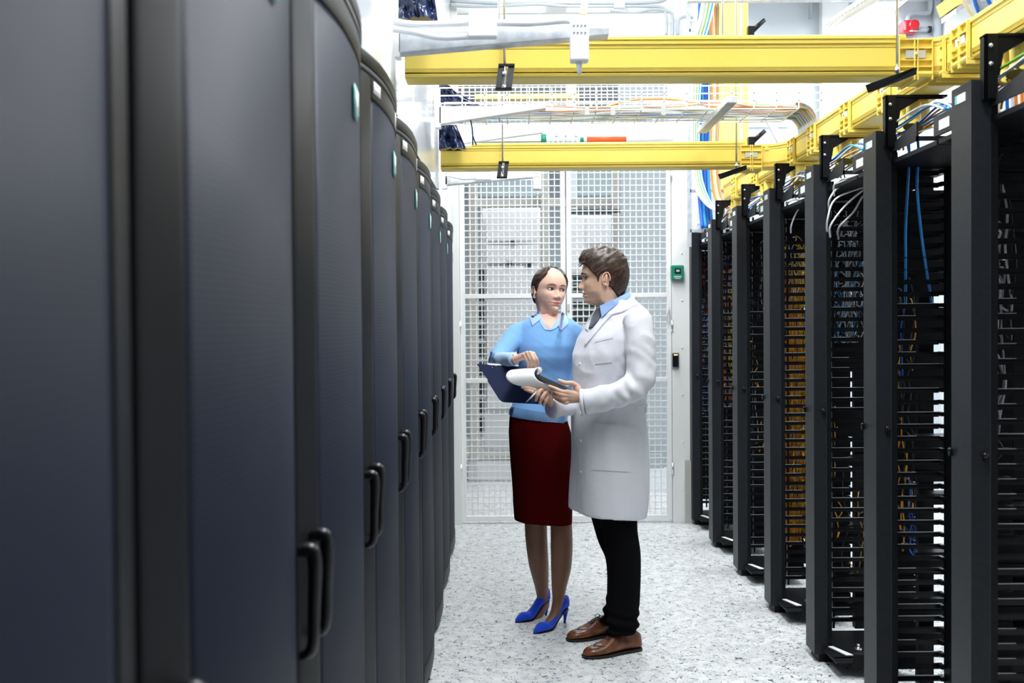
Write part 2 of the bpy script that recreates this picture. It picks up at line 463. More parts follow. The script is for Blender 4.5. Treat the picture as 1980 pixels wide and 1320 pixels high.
# ================================================================== closed cabinets on the left
# the row runs slightly outwards: lateral position of the door crest at a distance y
PITCH = 0.755
def cx(y): return -(0.272 + 0.0200 * y)
DN = 24
BUL = 0.040
def door_outline(yc, half, inset=0.0, n=DN, u0=-1, u1=1):
    pts = []
    for k in range(n + 1):
        u = u0 + (u1 - u0) * k / n
        y = yc + u * half
        pts.append((cx(y) + inset - BUL * abs(u) ** 2.4, y))
    return pts
def skin(b, pts, thick, z0, z1, mm=None):
    poly = [Vector((x, y, z0)) for x, y in pts] + [Vector((x - thick, y, z0)) for x, y in reversed(pts)]
    # rings as quads strips so that the curve stays smooth
    n = len(pts)
    fr = [[b.bm.verts.new((x, y, z)) for x, y in pts] for z in (z0, z1)]
    bk = [[b.bm.verts.new((x - thick, y, z)) for x, y in pts] for z in (z0, z1)]
    i = b.mi(mm)
    for k in range(n - 1):
        f = b.bm.faces.new((fr[0][k], fr[0][k + 1], fr[1][k + 1], fr[1][k])); f.smooth = True; f.material_index = i
        b.bm.faces.new((bk[0][k + 1], bk[0][k], bk[1][k], bk[1][k + 1])).material_index = i
        b.bm.faces.new((fr[1][k], fr[1][k + 1], bk[1][k + 1], bk[1][k])).material_index = i
        b.bm.faces.new((fr[0][k + 1], fr[0][k], bk[0][k], bk[0][k + 1])).material_index = i
    for k in (0, n - 1):
        b.bm.faces.new((fr[0][k], fr[1][k], bk[1][k], bk[0][k])).material_index = i
CT = 2.11
def cabinet(i):
    yc, half = ((.49, .362), (1.20, .336))[i] if i < 2 else (1.165 + PITCH * (i - 1), PITCH / 2 - .006)
    words_ = ['nearest', 'second', 'third', 'fourth', 'fifth', 'sixth', 'seventh', 'farthest']
    labs = ['dark mesh-door cabinet nearest the camera, filling the left edge', 'dark cabinet beside the nearest one, its wide mesh door out of focus',
            'dark cabinet third along the left row, its curved top cut by the upper edge', 'dark cabinet fourth along the left row, white label and badge showing',
            'dark cabinet fifth along the left row', 'dark cabinet sixth along the left row', 'dark cabinet seventh along the left row',
            'dark cabinet last but one in the left row', 'dark cabinet at the far end of the left row, next to the mesh gate']
    t = thing('server_cabinet', labs[i], 'server cabinet', (cx(yc) - .3, yc, 0), 'closed cabinets in the left row')
    x1 = cx(yc) - BUL - .03
    MB().box(x1 - .75, x1, yc - half, yc + half, .02, CT - .055).build('carcass', 'cab_black', t)
    # door: stiles and rails around a mesh panel
    mt, mb_, ms = 2.005, .11, .76
    b = MB()
    skin(b, door_outline(yc, half, n=6, u0=-1, u1=-ms), .022, .035, CT - .05)
    skin(b, door_outline(yc, half, n=6, u0=ms, u1=1), .022, .035, CT - .05)
    skin(b, door_outline(yc, half, u0=-ms, u1=ms), .022, mt, CT - .05)
    skin(b, door_outline(yc, half, u0=-ms, u1=ms), .022, .035, mb_)
    d = b.build('door', 'cab_grey', t, bevel=.0035)
    b = MB(); skin(b, door_outline(yc, half, inset=-.003, u0=-ms, u1=ms), .010, mb_, mt)
    b.build('mesh_panel', 'perf', d)
    # top cap above a dark shadow gap
    b = MB(); skin(b, door_outline(yc, half, inset=.001), .12, CT - .052, CT - .038); b.build('gasket', 'cab_black', t)
    b = MB(); skin(b, door_outline(yc, half, inset=.003), .30, CT - .038, CT); b.build('top_cap', 'cab_grey', t, bevel=.006)
    b = MB(); skin(b, door_outline(yc, half, inset=-.03), .2, .0, .033); b.build('plinth', 'cab_black', t)
    # labels on the top rail and the badge
    def plate(u, z0, z1, du, mm, nm, par, out=.0015):
        b = MB(); skin(b, door_outline(yc, half, inset=out, n=3, u0=u - du, u1=u + du), .002, z0, z1); return b.build(nm, mm, par)
    o = plate(-.62, 2.022, 2.050, .085, 'label_white', 'label_strip', d); 
    if i in (3, 4): plate(.30, 2.012, 2.052, .05, 'label_white', 'label_strip', d)
    bd = plate(.14, 1.870, 1.934, .070, 'label_teal', 'badge', d)
    plate(.17, 1.878, 1.926, .050, 'label_white', 'badge_mark', bd, .003)
    # two pull handles at the meeting edges
    for u in (-.86, .86):
        y = yc + u * half; x = cx(y) - BUL * abs(u) ** 2.4
        b = MB()
        top, L = 1.120, .155
        b.tube([(x - .004, y, top), (x + .018, y, top + .004), (x + .026, y, top - .012), (x + .024, y, top - L * .5), (x + .020, y, top - L + .01), (x - .004, y, top - L)],
               [.011, .012, .0115, .0095, .009, .008], 10, sub=5)
        b.build('handle', 'black_plastic', d)
    return t
for i in range(9): cabinet(i)
# ================================================================== open racks on the right
RX = 1.277
RT = 2.134
RP = 0.7345
def rack(k):
    yk = 4.39 + RP * k
    names = {-2: 'open black rack nearest the camera at the right edge', -1: 'open black rack second from the camera, few blue cables inside',
             0: 'open black rack with loose white cables arching over its top', 1: 'open black rack crammed with orange patch cords',
             2: 'open black rack beyond the one with orange cords', 3: 'open black rack with red and white cords in its middle',
             4: 'open black rack at the far end by the gate post'}
    t = thing('open_rack', names[k], 'equipment rack', (RX + .2, yk - .1, 0), 'open racks in the right row')
    # channel-shaped front door of the vertical manager
    b = MB()
    y0, y1 = yk - .130, yk
    b.prism([(RX, y1, .035), (RX, y0 + .0, .035), (RX + .0, y0, .035), (RX + .055, y0 - .004, .035), (RX + .055, y0 + .006, .035), (RX + .012, y0 + .012, .035), (RX + .012, y1, .035)], (0, 0, RT - .035))
    b.box(RX + .012, RX + .055, y1 - .01, y1, .035, RT)
    b.box(RX + .002, RX + .055, y0 + .004, y1 - .004, RT - .012, RT - .002)
    d = b.build('front_cover', 'rack_grey', t, bevel=.004)
    # catches
    for (x, y, s) in ((RX + .035, y0 - .010, 1), (RX - .006, y1 - .008, .8)):
        b = MB(); b.ball((x, y, 1.085), .009 * s, 6); b.box(x - .004, x + .010, y - .006, y + .004, 1.068, 1.084); b.build('catch', 'black_plastic', d)
    # white and teal tag at the top of the cover
    MB().box(RX - .002, RX, y1 - .095, y1 - .045, RT - .050, RT - .026).build('label_strip', 'label_white', d)
    MB().box(RX - .0025, RX, y1 - .045, y1 - .032, RT - .050, RT - .026).build('label_end', 'label_teal', d)
    # dark inner channel
    b = MB(); b.box(RX + .055, RX + .075, y0, y0 + .02, .06, RT - .02); b.box(RX + .055, RX + .075, y1 - .02, y1, .06, RT - .02)
    b.build('channel', 'black', t)
    # cable fingers, one row per unit, on the far side of the channel
    fy = yk + .025
    def fingers(x0, x1, yf, nm):
        b = MB(); n = 44; b.mi('black_plastic'); rl = random.Random(90 + k)
        for j in range(n):
            z = .14 + j * .04445
            b.box(x0, x1 - .012, yf - .004, yf + .004, z - .009, z + .009, 'black_plastic')
            b.box(x1 - .014, x1, yf - .030, yf + .004, z - .005, z + .010)
            b.box(x0, x1, yf - .032, yf - .028, z - .002, z + .001, 'black_plastic')
            if z < 1.55 and rl.random() < .8: b.box(x0 + .007, x0 + (.115 if rl.random() < .6 else .20), yf - .009, yf - .003, z + .0088, z + .0108, 'grey_pipe')  # grey slivers: highlights along the bar tops, put in as colour
        b.box(x0 - .006, x0 + .010, yf - .006, yf + .030, .10, RT - .05)
        b.box(x0 + .042, x0 + .052, yf, yf + .014, .10, RT - .05)
        return b.build(nm, 'black_plastic', t)
    fingers(RX + .085, RX + .298, fy, 'finger_row')
    # frame posts and headers
    b = MB()
    b.box(RX + .30, RX + .36, yk - .05, yk + .015, .03, RT - .05)
    b.box(RX + .30, RX + .36, yk - .495, yk - .455, .03, RT - .05)
    b.build('upright', 'black', t, bevel=.003)
    b = MB()
    b.box(RX + .02, RX + .030, yk + .0, yk + .17, RT - .105, RT - .045)
    b.box(RX + .02, RX + .12, yk + .0, yk + .17, RT - .048, RT - .043)
    b.build('top_header', 'rack_grey', t, bevel=.002)
    MB().box(RX + .018, RX + .020, yk + .055, yk + .125, RT - .092, RT - .062).build('label_strip', 'label_white', t)
    b = MB()
    b.prism([(RX + .055, y0, RT - .05), (RX + .055, y0 - .22, RT - .012), (RX + .055, y0 - .22, RT - .075), (RX + .055, y0, RT - .075)], (.006, 0, 0))
    b.box(RX + .055, RX + .30, y0 - .22, y0 - .212, RT - .075, RT - .06)
    b.build('top_wing', 'rack_grey', t)
    b = MB(); b.box(RX + .06, RX + .36, yk - .495, yk + .225, RT - .115, RT - .10); b.build('top_tray', 'black', t)
    # base: plate, front bar, foot, bolt
    b = MB(); b.box(RX + .03, RX + .34, yk - .33, yk + .10, .060, .066); b.box(RX + .10, RX + .42, yk - .335, yk - .325, .045, .10)
    b.build('base_plate', 'black', t)
    b = MB(); b.box(RX + .04, RX + .40, y0 - .145, y0 - .125, .048, .066); b.build('base_bar', 'rack_grey', t, bevel=.003)
    b = MB(); b.prism([(RX + .055, y0 - .01, .070), (RX + .075, y0 - .01, .070), (RX + .125, y0 - .125, .070), (RX + .095, y0 - .125, .070)], (0, 0, .004)); b.build('label_strip', 'label_white', t)
    b = MB(); b.tube([(RX + .17, y0 - .05, .066), (RX + .17, y0 - .05, .078)], .015, 6); b.tube([(RX + .17, y0 - .05, .078), (RX + .17, y0 - .05, .095)], .006, 8); b.build('anchor_bolt', 'steel', t)
    b = MB(); b.box(RX + .02, RX + .32, y0 + .005, yk - .01, 0, .036); b.build('foot', 'black', t, bevel=.003)
    # shelves of horizontal managers between the uprights: slots of unequal depth
    rnd = random.Random(40 + k)
    b = MB()
    j = 0
    while j < 42:
        z = .16 + j * .04445
        r = rnd.random(); h = 1 if r < .7 else 2
        if True:
            back = RX + .245 + (0 if rnd.random() < .30 + .18 * (z < 1.2) else .24)
            b.box(RX + .10, back, yk + .135, yk + .225, z - .02, z - .02 + .04445 * h - .004)
        else:
            b.box(RX + .10, RX + .18, yk + .135, yk + .225, z - .02, z + .02)
        j += h
    b.build('patch_panel', 'black', t)
    return t
RK = {k: rack(k) for k in range(-2, 5)}

# black support brackets standing on the racks
def bracket(k, lab):
    yk = 4.39 + RP * k
    y = yk - .155
    t = thing('trough_bracket', lab, 'bracket', (RX + .05, y, RT), 'black brackets under the yellow trough')
    b = MB(); x = RX + .026
    b.box(x, x + .034, y - .006, y + .006, RT - .06, RT + .118)
    b.box(x, x + .006, y - .006, y + .03, RT - .06, RT + .118)
    b.prism([(x + .034, y, RT + .118), (x + .034, y, RT + .005), (x + .042, y, RT + .005), (x + .052, y, RT + .065), (x + .12, y, RT + .105), (x + .2, y, RT + .105), (x + .2, y, RT + .118)], (0, .006, 0))
    b.box(x + .0, x + .215, y - .004, y + .034, RT + .112, RT + .120)
    b.build('angle', 'black', t, bevel=.001)
    for z in (.035, .085):
        b = MB(); b.ball((x + .012, y - .010, RT + z), .006, 6); b.build('bolt', 'steel', t)
labs = {-2: 'black bracket on the nearest rack, at the upper right', -1: 'black bracket on the second rack, holding the yellow trough', 0: 'black bracket above the rack with loose white cables',
        1: 'black bracket above the rack of orange cords', 2: 'black bracket above the fifth rack along', 3: 'black bracket above the last rack but one'}
for k in labs: bracket(k, labs[k])
# ================================================================== yellow fibre troughs
TW, TH = .112, .120           # width and height of the trough body
TB = RT + .120                # its underside
def profile(w, h):
    "cross-section of the trough: (across, up), outer then inner"
    a = [(-w / 2 - .006, h), (-w / 2 - .006, h - .012), (-w / 2 - .001, h - .014), (-w / 2 - .001, h - .024), (-w / 2 + .002, h - .027), (-w / 2, h - .030),
         (-w / 2, .030), (-w / 2 + .006, .018), (-w / 2 + .006, .014), (-w / 2 + .001, .012), (-w / 2 + .004, .004), (-w / 2 + .014, 0)]
    o = a + [(-x, z) for x, z in reversed(a)]
    i = [(w / 2 - .006, h), (w / 2 - .006, .014), (w / 2 - .012, .007), (-w / 2 + .012, .007), (-w / 2 + .006, .014), (-w / 2 + .006, h)]
    return o + i
def sweep(b, path, prof, mm=None, smooth=False):
    rings = []
    for k, p in enumerate(path):
        p = Vector(p)
        t = (Vector(path[min(k + 1, len(path) - 1)]) - Vector(path[max(k - 1, 0)])).normalized()
        side = t.cross(Vector((0, 0, 1))).normalized()
        rings.append([p + side * x + Vector((0, 0, 1)) * z for x, z in prof])
    b.rings(rings, mm, smooth=smooth)
def coupler(p, d, par, z0=TB, mm='yellow'):
    "ribbed sleeve with a steel clip on each side; p = centre on the underside, d = direction"
    p = Vector(p); d = Vector(d).normalized(); s = d.cross(Vector((0, 0, 1)))
    M = Matrix((( d.x, s.x, 0, p.x), (d.y, s.y, 0, p.y), (0, 0, 1, p.z), (0, 0, 0, 1)))
    b = MB(); hw = TW / 2
    for sg in (-1, 1):
        a0, a1 = sorted((sg * (hw - .002), sg * (hw + .005)))
        b.box(-.055, .055, a0, a1, .004, TH - .006, M=M)
        a0, a1 = sorted((sg * hw, sg * (hw + .016)))
        for x in (-.055, -.006, .004, .051): b.box(x, x + .004, a0, a1, .0, TH - .002, M=M)
        for z in (.024, .046, .084, TH - .008): b.box(-.055, .055, a0, a1, z, z + .003, M=M)
    b.box(-.055, .055, -hw - .004, hw + .004, -.005, .002, M=M)
    for x in (-.055, -.006, .004, .051): b.box(x, x + .004, -hw - .016, hw + .016, -.016, .0, M=M)
    for sg in (-1, 1):
        pr = [M @ Vector((x, sg * (hw + .016), 0)) for x in (-.053, .053)]
        b.tube([M @ Vector((-.053, sg * (hw + .004), .004)), M @ Vector((.053, sg * (hw + .004), .004))], .012, 8)
    o = b.build('coupler', mm, par, bevel=.0012)
    for sg in (-1, 1):
        b = MB(); a0, a1 = sorted((sg * (hw + .005), sg * (hw + .013)))
        b.box(-.032, .032, a0, a1, .054, .080, M=M)
        c = b.build('clip', 'beige_metal', o, bevel=.001)
        b = MB(); b.ball(M @ Vector((0, sg * (hw + .015), .067)), .005, 6); b.build('screw', 'steel', o)
    return o
def hanger(px, py_top, Y, z0, par, tilt=0.0, front=True):
    "threaded rod down to a slotted black clamp on the trough"
    return None

TX = 1.442                    # centre line of the trough along the rack row
# crossing troughs
def cross_beam(Yc, pxl, pxr, zl, zr, lab, cover, Yrow):
    a = P(pxl, 200, Yc - TW / 2).x; c = P(pxr, 200, Yc - TW / 2).x
    t = thing('cable_trough', lab, 'cable trough', ((a + c) / 2, Yc, zl))
    b = MB(); sweep(b, [(a, Yc, zl), ((a + c) / 2, Yc, (zl + zr) / 2), (c, Yc, zr)], profile(TW, TH - .004)); b.build('trough_body', 'yellow', t)
    b = MB(); x0 = a + cover
    h = TH - .003; o = (zr - zl) * (cover / (c - a)); z0 = zl + h + o
    b.prism([(x0, Yc - TW / 2 - .009, z0), (x0, Yc - TW / 2 - .009, z0 + .009), (x0, Yc - TW / 2 - .002, z0 + .014), (x0, Yc + TW / 2 + .002, z0 + .014), (x0, Yc + TW / 2 + .009, z0 + .009), (x0, Yc + TW / 2 + .009, z0)], (c - x0, 0, zr - zl - o))
    b.build('lid', 'yellow', t)
    for f in (.26, .985):
        pass
    return t, c
t1, e1 = cross_beam(3.29, 783, 1750, 2.262, 2.256, 'long yellow cable trough crossing the aisle overhead, nearer one', .02, 0)
t2, e2 = cross_beam(5.18, 851, 1440, 2.262, 2.262, 'long yellow cable trough crossing the aisle overhead, farther one above the people', .16, 0)

# elbows into the row
def elbow(x0, Y, lab):
    t = thing('trough_elbow', lab, 'cable trough', (x0 + .1, Y, TB))
    path = [(x0 + .055, Y, TB)]
    R = TX - (x0 + .07) 
    for k in range(9):
        a = math.pi / 2 * k / 8
        path.append((x0 + .07 + R * math.sin(a), Y - R * (1 - math.cos(a)), TB))
    b = MB(); sweep(b, path, profile(TW, TH)); b.build('bend', 'yellow', t)
    coupler((x0 + .03, Y, TB), (1, 0, 0), t)
    c = P
    MB().box(x0 + .10, x0 + .125, Y - TW / 2 - .012, Y - TW / 2, TB + TH - .03, TB + TH - .005).build('tab', 'yellow', t)
    return path[-1]
p1 = elbow(e1, 3.29, 'curved yellow elbow joining the nearer trough to the row')
p2 = elbow(e2, 5.18, 'curved yellow elbow joining the farther trough to the row')
def run(y0, y1, lab, coups, spouts):
    t = thing('cable_trough', lab, 'cable trough', (TX, (y0 + y1) / 2, TB), 'yellow trough segments above the racks')
    b = MB(); sweep(b, [(TX, y0, TB), (TX, y1, TB)], profile(TW, TH)); b.build('trough_body', 'yellow', t)
    for y in coups: coupler((TX, y, TB), (0, 1, 0), t)
    for y in spouts:
        # drop outlet: a flared half pipe on the far side, curling down to the rack
        b = MB()
        for sx, sy in ((-.022, -.05), (-.022, .045), (.030, 0)):
            b.tube([(TX + sx * .6, y + sy * .6, TB + .004), (TX + sx, y + sy, TB - .02), (TX + sx, y + sy, TB - .075), (TX + sx * 1.2, y + sy * 1.1, TB - .105)], [.020, .026, .024, .034], 12, sub=4)
        b.box(TX - .045, TX + .045, y - .085, y + .085, TB - .012, TB + .002)
        b.box(TX - .012, TX + .012, y - .088, y - .078, TB - .022, TB - .006)
        b.build('drop_outlet', 'yellow', t)
    return t
run(1.9, 3.12, 'yellow trough above the nearest rack, at the upper right corner', (3.08, 2.62, 2.2), (2.86,))
run(3.19, 5.02, 'yellow trough above the middle racks, between the two crossing troughs', (3.25, 3.72, 4.15, 4.62, 4.96), (3.60, 4.33, 5.0))
run(5.09, 6.60, 'yellow trough above the far racks, ending at the cable riser', (5.16, 5.72, 6.25), (5.62, 6.4))

# yellow vertical duct behind
t = thing('vertical_duct', 'tall pale yellow vertical duct rising beside the cable bundles', 'cable duct', (1.5, 6.74, 2.4))
a = P(1396, 60, 6.7).x; c = P(1447, 60, 6.7).x
MB().box(a, c, 6.7, 6.80, 2.36, CEIL - .02).build('duct_body', 'yellow_pale', t, bevel=.004)
MB().box((a + c) / 2 + .03, (a + c) / 2 + .045, 6.692, 6.70, 2.36, CEIL - .02).build('seam', 'white_metal', t)
for py in (62, 275):
    q = P(1460, py, 6.7)
    b = MB(); b.box(c - .01, c + .03, 6.66, 6.74, q.z - .03, q.z + .03); b.tube([(c + .02, 6.68, q.z), (c + .10, 6.66, q.z + .07)], [.018, .014], 6); b.build('clamp', 'black_plastic', t)

# hanging rods with slotted black clamps
def rod_clamp(px, pytop, pybot, Y, lab, mode):
    a = P(px, pytop, Y); c = P(px, pybot, Y)
    t = thing('hanging_rod', lab, 'threaded rod', c, 'rods holding the crossing troughs')
    b = MB(); b.tube([(c.x, Y, CEIL), (c.x, Y, c.z - .03)], .0042, 8); b.build('rod', 'steel', t)
    if mode == 'flat':
        b = MB(); s = 1
        zt = c.z - .0; h = .055 if True else 0
        for sg in (-1, 1):
            b.prism([(c.x + sg * .006 + .006, Y - .004, zt + .03), (c.x + sg * .026 + .006, Y - .004, zt + .03), (c.x + sg * .026 - .004, Y - .03, zt - .052), (c.x + sg * .006 - .004, Y - .03, zt - .052)], (0, .004, 0))
        b.box(c.x - .02, c.x + .032, Y - .010, Y, zt + .026, zt + .034)
        b.box(c.x - .030, c.x + .022, Y - .036, Y - .020, zt - .056, zt - .048)
        b.build('clamp', 'rack_grey', t)
        for z in (zt + .0, zt - .045):
            b = MB(); b.tube([(c.x, Y - .014, z - .006), (c.x, Y - .014, z + .006)], .009, 6); b.build('nut', 'steel', t)
    else:
        b = MB()
        b.prism([(c.x - .085, Y + .05, c.z - .026), (c.x + .015, Y - .02, c.z + .0), (c.x + .03, Y - .02, c.z + .004), (c.x + .03, Y - .02, c.z - .018), (c.x - .075, Y + .05, c.z - .052)], (.01, -.035, 0))
        b.build('clamp', 'black', t, bevel=.002)
        b = MB(); b.tube([(c.x, Y, c.z + .002), (c.x, Y, c.z + .016)], .009, 6); b.build('nut', 'steel', t)
rod_clamp(976, 80, 145, 3.21, 'steel rod with a slotted clamp on the nearer trough, left of centre', 'flat')
rod_clamp(972, 170, 325, 5.08, 'steel rod with a slotted clamp on the farther trough, above the woman', 'flat')
rod_clamp(1735, 0, 141, 3.16, 'steel rod with a black clamp at the right end of the nearer trough', 'bar')
rod_clamp(1424, 0, 324, 5.05, 'steel rod with a black clamp at the right end of the farther trough', 'bar')

# ================================================================== cantilever arms on the left wall
def arm(Y, x0, py0, py1, x1, py2, py3, lab, mm, box=None, Yd=.05):
    p = [P(x0, py0, Y), P(x1, py2, Y), P(x1, py3, Y), P(x0, py1, Y)]
    t = thing('cantilever_arm', lab, 'bracket', p[0], 'arms reaching out from the white wall')
    b = MB(); b.prism(p, (0, Yd, 0)); b.build('beam', mm, t, bevel=.004)
    q = [P(x0 - 6, py0 - 8, Y), P(x0 + 4, py0 - 8, Y), P(x0 + 4, py1 + 6, Y), P(x0 - 6, py1 + 6, Y)]
    b = MB(); b.prism(q, (0, Yd, 0)); b.build('mounting_plate', 'white_metal', t)
    return t
arm(3.02, 769, 44, 103, 1178, 52, 68, 'galvanised tapering arm at the top, carrying the white junction box', 'galv')
arm(4.50, 848, 205, 240, 1056, 205, 209, 'white tapering arm under the wire cable basket', 'white_metal')
arm(6.3, 866, 252, 281, 1050, 251, 256, 'white arm behind the farther rod, next to the tarpaulin straps', 'white_metal')
arm(5.75, 860, 333, 358, 1033, 330, 343, 'galvanised arm below the farther yellow trough', 'galv')

def conduit_box(Y, s, bx0, by0, bx1, by1, pathpx, hx0, hy0, hx1, hy1, lab):
    t = thing('junction_box', lab, 'junction box', P((bx0 + bx1) / 2, (by0 + by1) / 2, Y), 'white boxes on the arms')
    a = P(bx0, by1, Y); c = P(bx1, by0, Y)
    MB().box(a.x, c.x, Y - .05, Y - .012, a.z, c.z).build('box', 'white_plastic', t, bevel=.004)
    for path in pathpx:
        b = MB(); b.tube([P(x, y, Y - .02) for x, y in path], .010 * s, 10, sub=5); b.build('conduit', 'white_plastic', t)
    a = P(hx0, hy1, Y); c = P(hx1, hy0, Y)
    l = MB().box(a.x, c.x, Y - .055, Y - .01, a.z, c.z).build('sensor_housing', 'white_plastic', t, bevel=.005)
    m_ = (a.x + c.x) / 2
    b = MB(); b.tube([(m_, Y - .03, a.z - .035), (m_, Y - .03, a.z)], [.006, .010], 8); b.build('probe', 'white_plastic', t)
    b = MB(); w_ = (c.x - a.x)
    for k in range(4):
        for j in range(2): b.ball((a.x + w_ * (.2 + .2 * k), Y - .056, a.z + (c.z - a.z) * (.70 + .18 * j)), .003, 4)
    b.build('vent_holes', 'grey_pipe', l)
conduit_box(3.0, 1.0, 908, 27, 961, 80, [[(760, 42), (800, 47), (850, 47), (908, 44)], [(760, 56), (800, 62), (850, 72), (908, 70)], [(961, 44), (1030, 45), (1090, 40), (1118, 42), (1128, 52), (1128, 80)]],
            1101, 50, 1136, 126, 'white junction box and hanging sensor on the upper galvanised arm')
conduit_box(5.72, .8, 921, 333, 950, 350, [[(862, 338), (895, 345), (921, 344)]], 1031, 334, 1046, 368, 'small white junction box and sensor on the arm below the farther trough')

# navy tarpaulins bundled on the wall side
def tarp(pts, Y, dep, lab, seed):
    rnd = random.Random(seed)
    b = MB(); N = 26; M_ = 22
    rows = []
    top, bot = pts
    for i in range(N + 1):
        v = i / N; row = []
        for j in range(M_ + 1):
            u = j / M_
            def lerp(a, t):
                k = min(int(t * (len(a) - 1)), len(a) - 2); f = t * (len(a) - 1) - k
                return (a[k][0] * (1 - f) + a[k + 1][0] * f, a[k][1] * (1 - f) + a[k + 1][1] * f)
            A, B = lerp(top, u), lerp(bot, u)
            x = A[0] * (1 - v) + B[0] * v; y = A[1] * (1 - v) + B[1] * v
            nz = noise.noise(Vector((u * 5 + seed, v * 2.2, 0))) + .5 * noise.noise(Vector((u * 11, v * 6 + seed, 3)))
            row.append(P(x, y, Y) + Vector((0, -dep * (.5 + .8 * nz) * (.3 + math.sin(math.pi * min(max(u, .05), .95))), 0)))
        rows.append(row)
    back = [[p + Vector((0, .05, 0)) for p in (r[0], r[-1])] for r in rows]
    b.rings(rows, closed=False)
    # closing back sheet
    b.rings([[r[0], r[0] + Vector((0, .05, 0)), r[-1] + Vector((0, .05, 0)), r[-1]] for r in rows], closed=False, smooth=False)
    b.rings([rows[0], [q + Vector((0, .05, 0)) for q in rows[0]]], closed=False); b.rings([rows[-1], [q + Vector((0, .05, 0)) for q in rows[-1]]], closed=False)
    return tag(b.build('tarpaulin', 'tarp'), lab, 'tarpaulin', 'navy tarpaulins by the white wall')
tarp(([(771, -60), (800, -60), (832, -60)], [(771, 40), (808, 41), (847, 41)]), 3.12, .06, 'crumpled navy tarpaulin resting on the top galvanised arm', 1)
tarp(([(850, 155), (866, 166), (880, 178)], [(850, 204), (880, 204), (926, 203)]), 4.93, .06, 'crumpled navy tarpaulin lying on the white arm at the wire basket', 5)
tarp(([(849, 238), (866, 236), (880, 236)], [(849, 289), (876, 289), (902, 289)]), 5.02, .06, 'crumpled navy tarpaulin hanging between the white arm and the yellow trough', 9)
b = MB()
for x0, x1 in ((913, 914), (913, 921)): b.tube([P(x0 - 4, 228, 4.52), P(x0, 248, 4.52), P(x0 + 1, 262, 4.52), P(x1, 280, 4.52)], .0035, 6, sub=3)
tag(b.build('hanging_strap', 'tarp'), 'thin dark strap hanging below the white arm', 'strap')

# ================================================================== wire cable basket across the aisle
t = thing('wire_basket', 'white wire cable basket crossing the aisle between the two yellow troughs', 'cable basket', (.5, 4.7, 2.5))
z0 = P(1200, 212, 4.55).z; zt = z0 + .105; xa = P(852, 200, 4.6).x; xb = P(1590, 200, 4.6).x
ya, yb = 4.55, 4.85
b = MB(); r = .0026
for y in [ya + (yb - ya) * k / 6 for k in range(7)]: b.box(xa, xb - .12, y - r, y + r, z0 - r, z0 + r)
for z in (z0 + .035, z0 + .07, zt):
    for y in (ya, yb): b.box(xa, xb, y - r, y + r, z - r, z + r)
n = 17
for k in range(n + 1):
    x = xa + (xb - .02 - xa) * k / n
    b.box(x - r, x + r, ya, yb, z0 - r, z0 + r)
    for y in (ya, yb): b.box(x - r, x + r, y - r, y + r, z0, zt)
b.build('wire_grid', 'white_metal', t)
# folded end plate
b = MB(); pl = []
for k in range(8):
    a_ = math.pi / 2 * k / 7
    pl.append((xb - .13 + .09 * math.sin(a_), ya, z0 + .02 - .09 * (1 - math.cos(a_)) + .01))
b.prism([Vector(p) for p in pl] + [Vector(p) + Vector((0, 0, -.003)) for p in reversed(pl)], (0, yb - ya, 0)); b.build('waterfall_plate', 'galv', t)
s = MB(); q = P(1380, 200, 4.55)
s.box(q.x, q.x + .045, ya - .28, yb + .1, z0 - .035, z0 - .006); s.build('cross_channel', 'galv', t, bevel=.003)
for px in (1185, 1135, 1283):
    c_ = P(px, 214, 4.54); MB().box(c_.x - .01, c_.x + .01, ya - .012, ya - .004, c_.z - .02, c_.z + .02).build('clip', 'beige_metal', t)
for px in (1398, 966):
    c_ = P(px, 214, 4.70)
    b = MB(); b.tube([(c_.x, 4.70, CEIL), (c_.x, 4.70, z0 - .02)], .005, 8); b.build('support_rod', 'steel', t)

def cable(pts, col, r=.0032, sub=6, n=7, name='network_cable'):
    b = MB(); b.tube(pts, r, n, sub=sub)
    return b.build(name, 'c_' + col)
rnd = random.Random(11)
CN = dict(blue='dark blue', skyblue='bright blue', white='white', grey='grey', orange='orange', amber='amber', yellow='yellow', red='red', green='green', black='black', peach='peach-coloured', cream='cream')
cols = ['peach', 'white', 'orange', 'white', 'cream', 'green', 'white', 'orange', 'white', 'cream', 'grey', 'white', 'peach', 'skyblue', 'cream', 'white', 'green', 'cream', 'white', 'grey', 'skyblue', 'cream', 'yellow', 'cream']
for i, col in enumerate(cols):
    y = ya + .02 + (yb - ya - .04) * (i / len(cols)); pts = []
    hump = .05 if i == 2 else (.012 if i < 9 else 0)
    for k in range(9):
        x = xa + .12 + (xb - .10 - xa - .12) * k / 8
        pts.append((x, y + rnd.uniform(-.012, .012), z0 + .009 + rnd.uniform(0, .012) + (hump * max(0, math.sin(k * 1.3 + i)) if 0 < k < 8 else 0)))
    pts += [(xb - .06, y, z0 - .01), (xb - .025, y, z0 - .07), (xb + .0, y, z0 - .16)]
    o = cable(pts, col, .0044)
    tag(o, 'thin %s cable running along the wire basket over the aisle' % CN[col], 'cable', 'cables laid in the wire basket')

